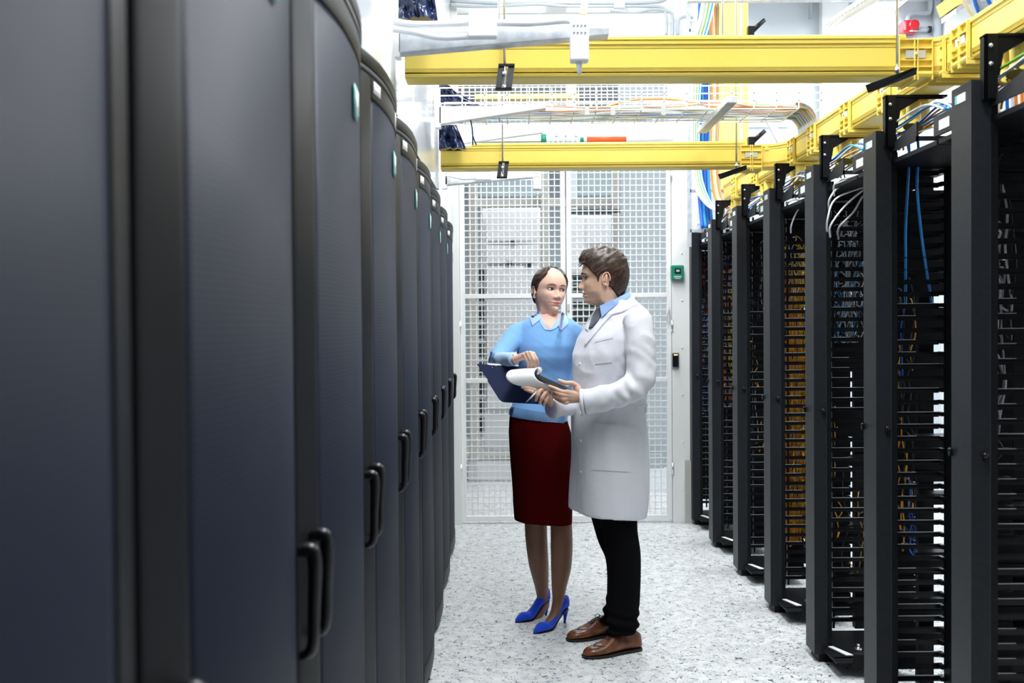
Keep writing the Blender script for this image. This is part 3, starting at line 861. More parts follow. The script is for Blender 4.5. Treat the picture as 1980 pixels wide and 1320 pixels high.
# ================================================================== bundles at the riser by the gate
def bundle(specs, lab, grp):
    for (path, col, r, sub_) in specs:
        o = cable([P(*q) for q in path], col, r, 5, 8, 'cable_strand')
        tag(o, lab % CN[col], 'cable', grp)
bl = []
for i in range(4):
    x = 1352 + i * 6.5
    bl.append(([(x + rnd.uniform(-1, 1), -40, 6.9), (x, 120, 6.9), (x + 1, 240, 6.9), (x - 2, 330, 6.88), (x + 2, 400, 6.8), (x + 6, 440, 6.75)], 'skyblue' if i % 2 else 'blue', .0115, 5))
bundle(bl, 'thick %s cable strand descending beside the gate post', 'blue strands of the cable riser')
bl = []
for i in range(6):
    x = 1376 + i * 3.4
    bl.append(([(1366 + i * 5.5, -30, 6.85), (x - 2, 60, 6.85), (x, 200, 6.85), (x - 2, 300, 6.8), (x + 6, 380, 6.75), (x + 30, 402, 6.6)], ['orange', 'peach', 'white', 'orange', 'grey', 'peach'][i], .0075, 5))
bundle(bl, '%s cable strand descending just left of the yellow duct', 'orange and pale strands of the cable riser')
bl = []
for i in range(8):
    bl.append(([(1362 + i * 4, -30, 6.75), (1352 + i * 3, 40, 6.75), (1340 + i * 3, 90, 6.78), (1337 + i * 2.2, 200, 6.8), (1338 + i * 2, 300, 6.8), (1344 + i * 2.4, 360, 6.75), (1366 + i * 2.6, 396 + i * 1.5, 6.65), (1400, 415 - i * 2.5, 6.5)],
               ['white', 'cream', 'grey', 'white', 'green', 'white', 'skyblue', 'white'][i], .0065, 5))
bundle(bl, '%s cable strand sweeping down in a wide curve to the far rack', 'pale strands of the cable riser')
t = thing('cable_ladder', 'galvanised ladder carrying the cable riser beside the gate post', 'cable ladder', P(1370, 300, 7.0))
b = MB()
for px in (1334, 1410):
    a_ = P(px, 500, 7.0); b.box(a_.x - .012, a_.x + .012, 7.0, 7.03, 2.0, CEIL)
b.build('side_rail', 'galv', t)
for k in range(8):
    z = 2.1 + k * .28; MB().box(P(1334, 300, 7).x, P(1410, 300, 7).x, 7.0, 7.02, z, z + .02).build('rung', 'galv', t)

# upper right bundles above the near rack
for i in range(13):
    px = 1905 + i * 11 + rnd.uniform(-4, 4); col = ['cream', 'blue', 'grey', 'cream', 'blue', 'white', 'orange', 'orange', 'blue', 'white', 'orange', 'grey', 'blue'][i]
    o = cable([P(px + rnd.uniform(-40, 30), -160, 3.4), P(px - 30 + rnd.uniform(-20, 20), -20, 3.4), P(px - 10, 60, 3.42), P(px - 5, 200, 3.45), P(px, 330, 3.5)], col, .006)
    tag(o, '%s cable dropping behind the yellow trough at the upper right' % CN[col], 'cable', 'cables behind the near trough')
# cables lying over the tops of the racks
WH = {-2: 'the nearest open rack', -1: 'the second open rack', 0: 'the third open rack', 1: 'the rack of orange cords', 2: 'the fifth open rack', 3: 'the last open rack but one', 4: 'the farthest open rack'}
for k in range(-2, 5):
    yk = 4.39 + RP * k
    for i in range(9):
        col = ['skyblue', 'white', 'blue', 'peach', 'white', 'skyblue', 'orange', 'green', 'white'][(i + k) % 9]
        x = RX + .07 + i * .018
        o = cable([(x + .02, yk - .48, RT + .0), (x, yk - .38, RT + .018 + rnd.uniform(0, .025)), (x + rnd.uniform(-.01, .01), yk - .15, RT + .015 + rnd.uniform(0, .02)), (x, yk + .1, RT + .008), (x + .03, yk + .2, RT - .01)], col, .0042)
        tag(o, 'thin %s cable lying on top of %s' % (CN[col], WH[k]), 'cable', 'cables on top of the racks')

# ---------------------------------------------------------------- cords inside the racks
def cords(k, palette, n, zlo, zhi, xlo, xhi, lab, r=.0022, wild=.02, vertical=True, seed=0):
    yk = 4.39 + RP * k; rr = random.Random(seed + k)
    b = MB()
    for i in range(n):
        z1 = rr.uniform(zlo + .15, zhi); z2 = z1 - rr.uniform(.12, .5) if not vertical else rr.uniform(zlo, z1 - .1)
        z2 = max(z2, zlo)
        x = RX + rr.uniform(xlo, xhi); y = yk + rr.uniform(.045, .115)
        pts = [(x + rr.uniform(-.03, .03), yk + .125, z1)]
        m_ = 5
        for j in range(m_): 
            f = j / (m_ - 1)
            pts.append((x + rr.uniform(-wild, wild), y + rr.uniform(-.012, .012), z1 + (z2 - z1) * f - .01))
        pts.append((x + rr.uniform(-.03, .03), yk + .125, z2 + .02))
        b.tube(pts, r, 5, mm='c_' + rr.choice(palette), sub=3)
    return tag(b.build('patch_cords', None), lab, 'patch cords', kind='stuff')
cords(1, ['amber', 'amber', 'orange', 'amber', 'amber', 'yellow', 'grey'], 260, .30, 1.80, .12, .30, 'dense curtain of orange patch cords in the fourth rack', .0026, .010, True, 1)
cords(1, ['yellow', 'yellow', 'white'], 40, 1.55, 1.92, .10, .24, 'yellow cords bunched near the top of the orange-filled rack', .003, .02, False, 2)
cords(0, ['white', 'grey', 'skyblue', 'black', 'white', 'black', 'grey', 'grey'], 70, 1.38, 1.98, .09, .29, 'tangle of white, grey and blue cords high in the third rack', .0026, .03, False, 3)
cords(0, ['amber', 'black', 'amber'], 9, .35, 1.2, .10, .28, 'a few orange cords low in the third rack', .0024, .02, False, 4)
cords(-1, ['blue', 'black', 'amber', 'blue', 'black', 'black'], 22, .6, 1.75, .15, .21, 'few blue and amber cords in the second rack', .0026, .012, False, 5)
cords(-2, ['white', 'grey', 'black', 'black'], 36, 1.05, 2.0, .09, .20, 'white cords dangling in the nearest rack', .0032, .02, False, 6)
cords(2, ['black', 'black', 'grey', 'amber', 'black'], 26, .7, 1.95, .09, .27, 'sparse dark and yellow cords in the fifth rack', .0024, .02, False, 7)
cords(3, ['red', 'white', 'grey', 'black', 'orange', 'blue', 'yellow'], 110, .9, 1.95, .08, .27, 'mixed red, white and grey cords in the last rack but one', .0028, .03, False, 8)
cords(4, ['blue', 'blue', 'black', 'white', 'red', 'skyblue'], 100, .8, 1.98, .07, .26, 'blue and black cords in the farthest rack', .003, .03, False, 9)
# two bright blue cables in the second rack
yk = 4.39 - RP
for i, (xs, xm) in enumerate(((1758, 1751), (1776, 1780))):
    o = cable([P(xs - 2, 262, yk - .06), P(xs, 300, yk - .04), P(xs - 3, 360, yk - .04), P(xm, 440, yk - .04), P(xm + i * 8, 500, yk + .0), P(xm + i * 22, 590, yk + .06)], 'skyblue', .0052)
    tag(o, ['left', 'right'][i] + ' one of the two bright blue cables hanging in the second rack', 'cable', 'bright blue cables in the second rack')
# white cables arching out of the third rack
for i, (a_, c_, d_) in enumerate((((1668, 352), (1625, 360), (1604, 385)), ((1668, 362), (1615, 385), (1600, 425)), ((1668, 368), (1632, 400), (1606, 436)), ((1668, 380), (1650, 410), (1622, 440)), ((1664, 340), (1640, 344), (1614, 356)))):
    Y = 4.16 - i * .01
    e_ = P(a_[0] + 14, a_[1] - 4, Y); e_.x = min(e_.x, RX + .38)
    o = cable([e_, P(*a_, Y), P(*c_, Y), P(*d_, Y), P(d_[0] - 1, d_[1] + 22, Y + .1)], 'white' if i != 3 else 'grey', .0038)
    tag(o, 'loose white cable arching across the top of the third rack', 'cable', 'loose white cables in the third rack')
for i, (a_, c_, d_) in enumerate((((1552, 388), (1536, 386), (1522, 394)), ((1554, 392), (1540, 410), (1530, 436)))):
    Y = 4.93
    o = cable([P(*a_, Y), P(*c_, Y), P(*d_, Y), P(d_[0] - 1, d_[1] + 14, Y + .1)], 'white', .0038)
    tag(o, 'loose white cable at the top of the rack of orange cords', 'cable', 'loose white cables in the fourth rack')
# small equipment lights

# ================================================================== upper back: conduits, trunking, sounder
t = thing('wall_conduits', 'grey conduits bent along the wall above the gate', 'conduit', P(1100, 20, 7.2))
for pth in ([(870, 10), (900, 12), (960, 12), (1040, 8), (1100, 12), (1240, 12), (1278, 14), (1288, 30), (1288, 68)],
            [(870, 2), (960, 6), (1080, 6), (1190, 6), (1270, 4), (1290, -4)],
            [(1180, 20), (1230, 24), (1262, 18), (1296, 24), (1300, 40), (1300, 70)], [(1310, 68), (1312, 40), (1325, 32), (1340, 34)]):
    b = MB(); b.tube([P(x, y, 7.22) for x, y in pth], .012, 8, sub=5); b.build('conduit', 'grey_pipe', t)
bx(1188, 1208, -6, 14, 7.2, .05, None).build('box', 'white_plastic', t)
tag(bx(1060, 1100, -20, 6, 7.2, .06, None).build('vent_box', 'white_plastic', bevel=.01), 'small white box on the wall at the top edge', 'box')
b = MB(); b.prism([P(1121, 26, 6.9), P(1134, 26, 6.9), P(1140, -10, 6.9), P(1126, -10, 6.9)], (0, .04, 0))
tag(b.build('yellow_strut', 'yellow_pale'), 'short pale yellow strut at the top edge above the gate', 'strut')
struct(bx(865, 1330, -60, 26, 7.34, .05, None).build('trim_5', 'white_wall'))
# extinguishing pipe with red band on the transom
Y = 7.15
t = thing('gas_cylinder', 'white cylinder with an orange-red band lying on top of the farther trough', 'cylinder', P(1150, 268, Y))
rr_ = (P(1150, 261, Y).z - P(1150, 279, Y).z) / 2 + .004
def horiz(px0, px1, py, r_, nm, mm, par):
    b = MB(); a_ = P(px0, py, Y); c_ = P(px1, py, Y); b.tube([(a_.x, Y, a_.z), (c_.x, Y, a_.z)], r_, 20); return b.build(nm, mm, par)
bd_ = horiz(1052, 1300, 269, rr_, 'barrel', 'white_plastic', t)
for px in (1090, 1260):
    q = P(px, 269, Y); MB().box(q.x - .015, q.x + .015, Y - .01, GY - .02, q.z - rr_ - .01, q.z + rr_ + .05).build('saddle', 'white_metal', t)
horiz(1134, 1210, 270, rr_ + .002, 'band', 'orange_red', bd_); horiz(1046, 1056, 269, rr_ + .001, 'rim', 'green', bd_); horiz(1121, 1128, 270, rr_ + .001, 'rim', 'green', bd_)
b = MB()
for i, wd in enumerate((7, 6, 8, 3, 7, 7)):
    a_ = P(1064 + i * 9.5, 276, Y - rr_); c_ = P(1064 + i * 9.5 + wd, 262, Y - rr_)
    b.box(a_.x, c_.x, Y - rr_ - .003, Y - rr_ + .01, a_.z, a_.z + .008); b.box(a_.x, a_.x + .008, Y - rr_ - .003, Y - rr_ + .01, a_.z, c_.z); 
    if i % 2: b.box(a_.x, c_.x, Y - rr_ - .003, Y - rr_ + .01, c_.z - .008, c_.z)
b.build('lettering', 'panel_grey', bd_)

# red sounder on the far wall
c = P(1755, 56, 8.86)
t = thing('alarm_sounder', 'red alarm sounder on the grey wall beside a conduit', 'alarm', c)
MB().box(c.x - .075, c.x + .065, 8.76, 8.90, c.z - .055, c.z + .055).build('base', 'red', t, bevel=.02)
b = MB(); b.tube([(c.x + .01, 8.75, c.z), (c.x + .01, 8.72, c.z)], [.048, .040], 20); b.build('horn', 'red', t)
MB().box(c.x - .02, c.x + .05, 8.755, 8.761, c.z - .050, c.z - .044).build('lettering', 'label_white', t)
t2_ = thing('sounder_conduit', 'bent grey conduit feeding the red alarm sounder', 'conduit', c)
b = MB(); b.tube([P(1756, 40, 8.84), P(1758, 32, 8.84), P(1768, 26, 8.84), P(1788, 26, 8.84), P(1798, 18, 8.84), P(1800, -30, 8.84)], .022, 10, sub=5); b.build('pipe', 'grey_pipe', t2_)
b = MB(); b.tube([P(1770, 57, 8.84), P(1796, 57, 8.84)], .020, 10); b.build('pipe', 'grey_pipe', t2_)
b = MB(); b.tube([P(1795, 57, 8.84), P(1800, 57, 8.84)], .030, 12); b.build('end_ring', 'black_plastic', t2_)
for px, lab in ((1812, 'thick grey conduit running down the far wall, right of the alarm'), (1711, 'thin grey conduit running down the far wall, left of the alarm'), (1567, 'short grey conduit end hanging on the far wall')):
    r_ = .034 if px == 1812 else .016
    bot = 80 if px != 1567 else 36
    b = MB(); b.tube([P(px, -60, 8.84), P(px, bot, 8.84)], r_, 10); tag(b.build('conduit_pipe', 'grey_pipe'), lab, 'conduit')
# slotted strut at the top
t = thing('slotted_strut', 'white perforated strut slanting at the top edge, near the alarm', 'strut', P(1640, 20, 5.2))
b = MB(); p = [P(1597, 42, 5.6), P(1598, 52, 5.6), P(1702, -10, 4.4), P(1690, -22, 4.4)]
b.prism(p, (.012, 0, 0)); b.prism([q + Vector((.035, .0, -.0)) for q in p], (.006, 0, 0)); b.build('channel', 'white_metal', t)
b = MB()
for k in range(14):
    f = (k + .5) / 14; q = (p[0] * (1 - f) + p[3] * f) * .5 + (p[1] * (1 - f) + p[2] * f) * .5
    b.box(q.x - .004, q.x + .0, q.y - .02, q.y + .02, q.z - .006, q.z + .006)
b.build('slots', 'grey_pipe', t)
# diagonal brace beyond the wire basket
b = MB(); b.prism([P(1447, 166, 8.0), P(1466, 166, 8.0), P(1520, 282, 8.0), P(1508, 282, 8.0)], (0, .04, 0))
tag(b.build('wall_brace', 'white_metal'), 'slanting white brace behind the wire basket', 'brace')
# top rail close to the upper edge
tag(bx(1330, 1750, -6, 2, 5.3, .04, None).build('overhead_rail', 'galv'), 'galvanised rail running along the top edge of the view', 'rail')
# yellow and galvanised tray end at the upper right corner
t = thing('tray_end', 'galvanised and yellow tray end above the yellow trough, top right', 'cable tray', P(1880, 0, 3.5))
b = MB(); b.prism([P(1846, -8, 3.5), P(1838, -8, 3.5), P(1846, 14, 3.5), P(1862, 6, 3.5), P(1880, -10, 3.5)], (0, .12, 0)); b.build('lip', 'yellow_pale', t)
b = MB(); b.prism([P(1848, 16, 3.5), P(1849, 26, 3.5), P(1900, -6, 3.5), P(1890, -14, 3.5)], (0, .12, 0)); b.build('plate', 'galv', t)
# ================================================================== people: helpers
def sstep(a, b, x):
    t = min(max((x - a) / (b - a), 0.0), 1.0); return t * t * (3 - 2 * t)
def lin(tab, x):
    if x <= tab[0][0]: return tab[0][1]
    for (a, b), (c, d) in zip(tab, tab[1:]):
        if x <= c: return b + (d - b) * (x - a) / (c - a)
    return tab[-1][1]
def fabric(name, col, rough=.8, bump=.3, scale=60, dist=.002, sheen=.2, stretch=(1, 1, 1), big=True):
    m = mat(name, col, rough, sheen=sheen, spec=.3 if sheen else .08)
    v = coords(m, stretch)
    n = nn(m, 'ShaderNodeTexNoise'); n.inputs['Scale'].default_value = scale; n.inputs['Detail'].default_value = 3; ln(m, v, n.inputs['Vector'])
    b = nn(m, 'ShaderNodeBump'); b.inputs['Strength'].default_value = bump; b.inputs['Distance'].default_value = dist
    ln(m, n.outputs['Fac'], b.inputs['Height']); ln(m, b.outputs['Normal'], bsdf(m).inputs['Normal'])
    return m
MAT['coat'] = fabric('white_cotton', (0.70, 0.71, 0.77), .75, .25, 14, .012)
MAT['shirt'] = fabric('light_blue_cotton', (0.42, 0.58, 0.86), .75, .15, 90)
MAT['shirt_man'] = fabric('blue_cotton', (0.28, 0.42, 0.74), .75, .15, 90)
MAT['cuff_lilac'] = fabric('lilac_cotton', (0.46, 0.42, 0.62), .75, .15, 90)
MAT['tie'] = fabric('grey_silk', (0.09, 0.11, 0.14), .45, .2, 200)
MAT['trousers'] = fabric('black_wool', (0.004, 0.004, 0.005), 1.0, .25, 10, .012, sheen=0)
MAT['skirt'] = fabric('dark_red_wool', (0.055, 0.0004, 0.0006), 1.0, .1, 120, sheen=0)
MAT['skin_w'] = mat('fair_skin', (0.76, 0.49, 0.38), .45, sss=.12, spec=.4)
vary(MAT['skin_w'], (0.78, 0.52, 0.41), (0.74, 0.45, 0.35), 14)
MAT['skin_m'] = mat('tan_skin', (0.68, 0.44, 0.32), .48, sss=.10, spec=.4)
vary(MAT['skin_m'], (0.71, 0.46, 0.34), (0.65, 0.40, 0.29), 14)
MAT['lips_w'] = mat('rosy_lips', (0.66, 0.17, 0.17), .35)
MAT['lips_m'] = mat('natural_lips', (0.45, 0.20, 0.16), .45)
MAT['stocking'] = mat('tan_stocking', (0.20, 0.095, 0.055), .5, sheen=.2)
MAT['sclera'] = mat('sclera', (0.80, 0.78, 0.76), .25)
MAT['iris'] = mat('dark_brown_iris', (0.035, 0.014, 0.008), .2)
MAT['lash'] = mat('lash_brown', (0.03, 0.015, 0.010), .6)
MAT['brow_w'] = mat('brow_brown', (0.16, 0.075, 0.045), .8)
MAT['brow_m'] = mat('brow_dark', (0.05, 0.028, 0.018), .8)
MAT['nostril'] = mat('nostril', (0.10, 0.03, 0.02), .8)
def hairmat(name, c1, c2, rough, axis):
    m = mat(name, c1, rough, spec=.5)
    vary(m, c1, c2, 26, axis, 4, .3, .75, .7, .003)
    return m
MAT['hair_w'] = hairmat('brown_hair', (0.020, 0.010, 0.007), (0.085, 0.045, 0.028), .30, (1.0, .25, 2.2))
MAT['hair_m'] = hairmat('short_brown_hair', (0.013, 0.007, 0.005), (0.075, 0.044, 0.030), .36, (1.2, 5, 1.6))
MAT['suede'] = fabric('cobalt_suede', (0.004, 0.055, 0.62), .8, .2, 200, sheen=.3)
MAT['leather'] = mat('brown_leather', (0.14, 0.045, 0.018), .33, coat=.15)
vary(MAT['leather'], (0.095, 0.028, 0.012), (0.22, 0.080, 0.030), 22, bump=.1)
MAT['sole'] = mat('dark_sole', (0.02, 0.014, 0.011), .5)
MAT['paper'] = mat('paper', (0.84, 0.85, 0.87), .6)
MAT['navy'] = mat('navy_board', (0.004, 0.012, 0.060), .5, spec=.25)
MAT['blackboard_cover'] = mat('black_board', (0.006, 0.007, 0.009), .6, spec=.2)
# knitted sweater: fine waffle
m = MAT['knit'] = mat('sky_blue_knit', (0.22, 0.47, 0.86), .85, sheen=.3, spec=.25)
v = coords(m); sp = nn(m, 'ShaderNodeSeparateXYZ'); ln(m, v, sp.inputs[0])
k1 = mth(m, 'SINE', mth(m, 'MULTIPLY', sp.outputs['X'], 1150.0)); k2 = mth(m, 'SINE', mth(m, 'MULTIPLY', sp.outputs['Z'], 1150.0))
kk = mth(m, 'MULTIPLY', k1, k2)
bp = nn(m, 'ShaderNodeBump'); bp.inputs['Strength'].default_value = .45; bp.inputs['Distance'].default_value = .002
ln(m, kk, bp.inputs['Height']); ln(m, bp.outputs['Normal'], bsdf(m).inputs['Normal'])
m = MAT['rib'] = mat('sky_blue_rib', (0.20, 0.45, 0.85), .85, sheen=.3, spec=.25)
v = coords(m); sp = nn(m, 'ShaderNodeSeparateXYZ'); ln(m, v, sp.inputs[0])
k1 = mth(m, 'SINE', mth(m, 'MULTIPLY', sp.outputs['X'], 1500.0))
bp = nn(m, 'ShaderNodeBump'); bp.inputs['Strength'].default_value = .9; bp.inputs['Distance'].default_value = .003
ln(m, k1, bp.inputs['Height']); ln(m, bp.outputs['Normal'], bsdf(m).inputs['Normal'])

def evaluate(o):
    dg = bpy.context.evaluated_depsgraph_get(); dg.update()
    me = bpy.data.meshes.new_from_object(o.evaluated_get(dg), depsgraph=dg)
    o.modifiers.clear(); old = o.data; nm = old.name; o.data = me; bpy.data.meshes.remove(old); me.name = nm
    for p in me.polygons: p.use_smooth = True
    return o
def remesh(o, vox, it=6, fac=.5):
    r_ = o.modifiers.new('r', 'REMESH'); r_.mode = 'VOXEL'; r_.voxel_size = vox; r_.use_smooth_shade = True
    s_ = o.modifiers.new('s', 'SMOOTH'); s_.iterations = it; s_.factor = fac
    ms = list(o.data.materials)
    evaluate(o)
    o.data.materials.clear()
    for q in ms[:1]: o.data.materials.append(q)
    for p in o.data.polygons: p.material_index = 0
    return o
def displace(o, fn):
    me = o.data
    ns = [v_.normal.copy() for v_ in me.vertices]
    for v_, n_ in zip(me.vertices, ns): v_.co += n_ * fn(v_.co, n_)
    me.update()
def tree(*objs):
    vs, fs = [], []
    for o in objs:
        k = len(vs); vs += [v_.co.copy() for v_ in o.data.vertices]; fs += [[k + i for i in p.vertices] for p in o.data.polygons]
    return BVHTree.FromPolygons(vs, fs)
def cast(bvh, px, py):
    d = (RC @ Vector(((px - 990.0) / FPX, (660.0 - py) / FPX, -1.0))).normalized()
    h = bvh.ray_cast(EYE, d)
    return (h[0], h[1]) if h[0] is not None else (None, None)
def strip(b, bvh, L, R_, n, m_, off, thick, mm=None, edge=0.0, Yf=4.5):
    "sheet between two lines of the photograph laid on a body, off above it"
    def at(line, t):
        seg = t * (len(line) - 1); k = min(int(seg), len(line) - 2); f = seg - k
        return (line[k][0] * (1 - f) + line[k + 1][0] * f, line[k][1] * (1 - f) + line[k + 1][1] * f)
    last = None; outer, inner = [], []
    for i in range(n + 1):
        A, B = at(L, i / n), at(R_, i / n); ro, ri = [], []
        for j in range(m_ + 1):
            t = j / m_
            h, nr = cast(bvh, A[0] * (1 - t) + B[0] * t, A[1] * (1 - t) + B[1] * t)
            if h is None:
                if last is not None: h = P(A[0] * (1 - t) + B[0] * t, A[1] * (1 - t) + B[1] * t, last.y); nr = Vector((0, -1, 0))
                else: h = P(A[0] * (1 - t) + B[0] * t, A[1] * (1 - t) + B[1] * t, Yf); nr = Vector((0, -1, 0))
            last = h
            lift = off + edge * math.sin(math.pi * t)
            ro.append(h + nr * (lift + thick)); ri.append(h + nr * (off - .004))
        outer.append(ro); inner.append(ri)
    b.rings(outer, mm, closed=False); b.rings([r_[::-1] for r_ in inner], mm, closed=False)
    b.rings([[o_[0] for o_ in outer], [o_[0] for o_ in inner]], mm, closed=False); b.rings([[o_[-1] for o_ in outer], [o_[-1] for o_ in inner]], mm, closed=False)
    b.rings([outer[0], inner[0]], mm, closed=False); b.rings([outer[-1], inner[-1]], mm, closed=False)
def px_ring(py, xl, xr, Y, a=None, f=None, ry=None, tilt=0.0, n=40, e=2.2):
    "horizontal outline whose left and right limits stand at the given places of the photograph"
    A, B = P(xl, py - tilt, Y), P(xr, py + tilt, Y); c = (A + B) / 2; h = (B - A).length / 2
    pts = []
    if f is not None:
        F = Vector((f[0], f[1], 0)).normalized(); Sd = Vector((-F.y, F.x, 0))
        bb = math.sqrt(max(h * h - (a * Sd.x) ** 2, .05 ** 2)) / abs(F.x)
    else: F, Sd, bb, a = Vector((0, 1, 0)), Vector((1, 0, 0)), ry, h
    up = (B - A).normalized()
    for k in range(n):
        t = 2 * math.pi * k / n; co, si = math.cos(t), math.sin(t)
        p = c + Sd * (a * math.copysign(abs(co) ** (2 / e), co)) + F * (bb * math.copysign(abs(si) ** (2 / e), si))
        p.z = c.z + (p.x - c.x) * (up.z / max(up.x, .2))
        pts.append(p)
    return pts
def join_into(o, others):
    "merge meshes (islands of one body) into o, keeping materials"
    bm = bmesh.new(); slots = []
    for q in [o] + others:
        k = len(bm.faces); bm.from_mesh(q.data); bm.faces.ensure_lookup_table()
        idx = []
        for mm in q.data.materials:
            if mm not in slots: slots.append(mm)
            idx.append(slots.index(mm))
        for f in bm.faces[k:]: f.material_index = idx[f.material_index] if idx else 0
    o.data.materials.clear()
    for mm in slots: o.data.materials.append(mm)
    bm.to_mesh(o.data); bm.free()
    for q in others: bpy.data.objects.remove(q)
    return o

# ---------------------------------------------------------------- heads
FRONT = [(-.30, .030), (-.16, .036), (-.130, .044), (-.121, .058), (-.1165, .073), (-.111, .0825), (-.103, .0870), (-.095, .0885), (-.086, .0885), (-.074, .0885), (-.060, .0885), (-.04, .087), (-.02, .085), (0, .084), (.012, .0890), (.02, .0912), (.035, .0910), (.05, .0869)]
BACK = [(-.30, .060), (-.13, .062), (-.09, .074), (-.05, .092), (-.01, .104), (.02, .105)]
WID = [(-.30, .060), (-.14, .055), (-.12, .054), (-.10, .0575), (-.08, .0625), (-.05, .0675), (-.02, .0725), (.02, .076)]
TAP = [(-.30, .0), (-.13, .10), (-.118, .42), (-.10, .36), (-.07, .24), (-.04, .15), (0, .12), (.02, .10), (.10, .05)]
def smoothed(tab, w=.0035):
    a, z, out = tab[0][0], tab[0][0], []
    while z < tab[-1][0]:
        out.append((z, sum(lin(tab, z + w * k / 2) * q for k, q in ((-3, 1), (-2, 3), (-1, 5), (0, 6), (1, 5), (2, 3), (3, 1))) / 24)); z += .002
    return out + [tab[-1]]
FRONT, BACK, WID, TAP = smoothed(FRONT, .003), smoothed(BACK, .012), smoothed(WID, .012), smoothed(TAP, .008)
def head_base(th, z, o=0.0, g={}):
    zc, zh = .02, .092
    if z > .05:
        s_ = math.sqrt(max(1 - ((z - zc) / zh) ** 2, 0.0)); fr, bk, wd = .092 * s_, .105 * s_, .076 * s_
    else:
        fr, bk, wd = lin(FRONT, z), lin(BACK, z), lin(WID, z)
        if z > 0:
            s_ = math.sqrt(max(1 - ((z - zc) / zh) ** 2, 0.0)); t = sstep(.0, .045, z)
            fr += (.092 * s_ - fr) * t; bk += (.105 * s_ - bk) * t; wd += (.076 * s_ - wd) * t
    nk = g.get('neck', 1.0); t = sstep(-.105, -.135, z)
    wd *= 1 - (1 - nk) * t; fr *= 1 - (1 - nk) * t * .6; bk *= 1 - (1 - nk) * t
    wd *= 1 - (1 - g.get('jaw', 1.0)) * sstep(-.02, -.08, z) * (1 - t)
    co, si = math.cos(th), math.sin(th)
    e = 2.25
    x = (wd + o) * math.copysign(abs(co) ** (2 / e), co)
    y = ((fr if si > 0 else bk) + o) * math.copysign(abs(si) ** (2 / e), si)
    if si > 0:
        x *= 1 - min(lin(TAP, z) * g.get('tap', 1.0), .75) * si * si
        kj = g.get('vj', .34) * sstep(-.055, -.112, z) * sstep(-.150, -.117, z)
        x *= 1 - kj * sstep(.02, .42, si)
    y -= g.get('lean', 0) * max(0, -.10 - z)
    return Vector((x, y, z))
def ga(x, s): return math.exp(-x * x / (2 * s * s))
def feat(x, z, g):
    "relief of the face above the plain head"
    n_ = lin([(-.056, 0), (-.050, .006), (-.045, .019), (-.038, .0265), (-.032, .025), (-.02, .0175), (-.005, .0105), (.008, .006), (.022, .002), (.04, 0)], z) * g.get('nose', 1)
    sx = lin([(-.05, .0115), (-.038, .0105), (-.02, .0075), (.0, .007), (.02, .010)], z)
    d = n_ * ga(x, sx)
    for s_ in (-1, 1):
        d += .0095 * ga(x - s_ * .0140, .0048) * ga(z + .0425, .0055)
        d -= .0115 * ga(x - s_ * .031, .0150) * ga(z - .001, .0100)
        d -= .004 * ga(x - s_ * .018, .006) * ga(z - .003, .008)
        d += .0065 * ga(x - s_ * .031, .0105) * ga(z + .000, .0068)
        d += .0040 * ga(x - s_ * .030, .016) * ga(z - .020, .006) * g.get('brow', 1)
        d += .0045 * ga(x - s_ * .044, .015) * ga(z + .028, .014)
        d -= .0018 * ga(x - s_ * .029, .006) * ga(z + .072, .006)
    lw = g.get('lipw', .021)
    d += .0055 * ga(x, lw * .72) * ga(z + .0665, .0036) + .0062 * ga(x, lw * .66) * ga(z + .0775, .0042)
    d -= .0042 * ga(x, lw * .95) * ga(z + .0718, .0017)
    d -= .0036 * ga(x, .016) * ga(z + .088, .004)
    d -= .0010 * ga(x, .0035) * ga(z + .058, .005)
    d += .0042 * ga(x, .013 * g.get('chin', 1)) * ga(z + .102, .008)
    return d
def zlist():
    zs = [-.30 + .01 * k for k in range(16)] + [-.15 + .0025 * k for k in range(8)] + [-.13 + .00125 * k for k in range(120)]
    zs = [z for z in zs if z < .02] + [.02 + .092 * math.sin(math.pi / 2 * k / 46) for k in range(47)]
    return zs
def thlist():
    out = []; n = 230
    for k in range(n):
        u = k / n; out.append(math.pi / 2 + 2 * math.pi * (u - .5) - .62 * math.sin(2 * math.pi * (u - .5)) * 1.0)
    return out
def build_head(g, M, skin, lips):
    TH = thlist(); b = MB(); rows = []
    raw = []
    for z in zlist():
        row = []; rr_ = []
        for th in TH:
            p = head_base(th, z, 0, g)
            if math.sin(th) > 0 and -.118 < z < .06:
                w_ = sstep(.30, .62, math.sin(th))
                p.y += feat(p.x, z * (g.get('zs', 1) if z < 0 else 1), g) * w_
            rr_.append(p.copy()); row.append(M @ p)
        rows.append(row); raw.append(rr_)
    b.mi(skin); b.mi(lips); b.mi('nostril')
    b.rings(rows, skin)
    me = b.build('head', None)
    nr = len(TH)
    lw = g.get('lipw', .021)
    for p in me.data.polygons:
        if len(p.vertices) > 4: continue
        c = Vector((0, 0, 0))
        for v_ in p.vertices: c += raw[v_ // nr][v_ % nr]
        c /= 4
        if c.y > .06:
            ax = abs(c.x); c.z *= g.get('zs', 1)
            if ax < lw:
                up = -.0718 + .0085 * (1 - (ax / lw) ** 1.7) - .0012 * ga(ax, .003) ; dn = -.0718 - .0105 * (1 - (ax / lw) ** 2.2)
                sag = -.0008
                pass
    return me, [[q for q in r_] for r_ in raw]
def surf(g, x, z, off=0.0):
    "point on the face front at x, z"
    lo, hi = 0.0, math.pi / 2
    sg = 1 if x >= 0 else -1
    for _ in range(26):
        mid = (lo + hi) / 2
        if head_base(mid, z, 0, g).x > abs(x): lo = mid
        else: hi = mid
    p = head_base((lo + hi) / 2, z, 0, g); p.x *= sg
    w_ = sstep(.30, .62, math.sin((lo + hi) / 2))
    p.y += feat(p.x, z * (g.get('zs', 1) if z < 0 else 1), g) * w_ + off
    return p
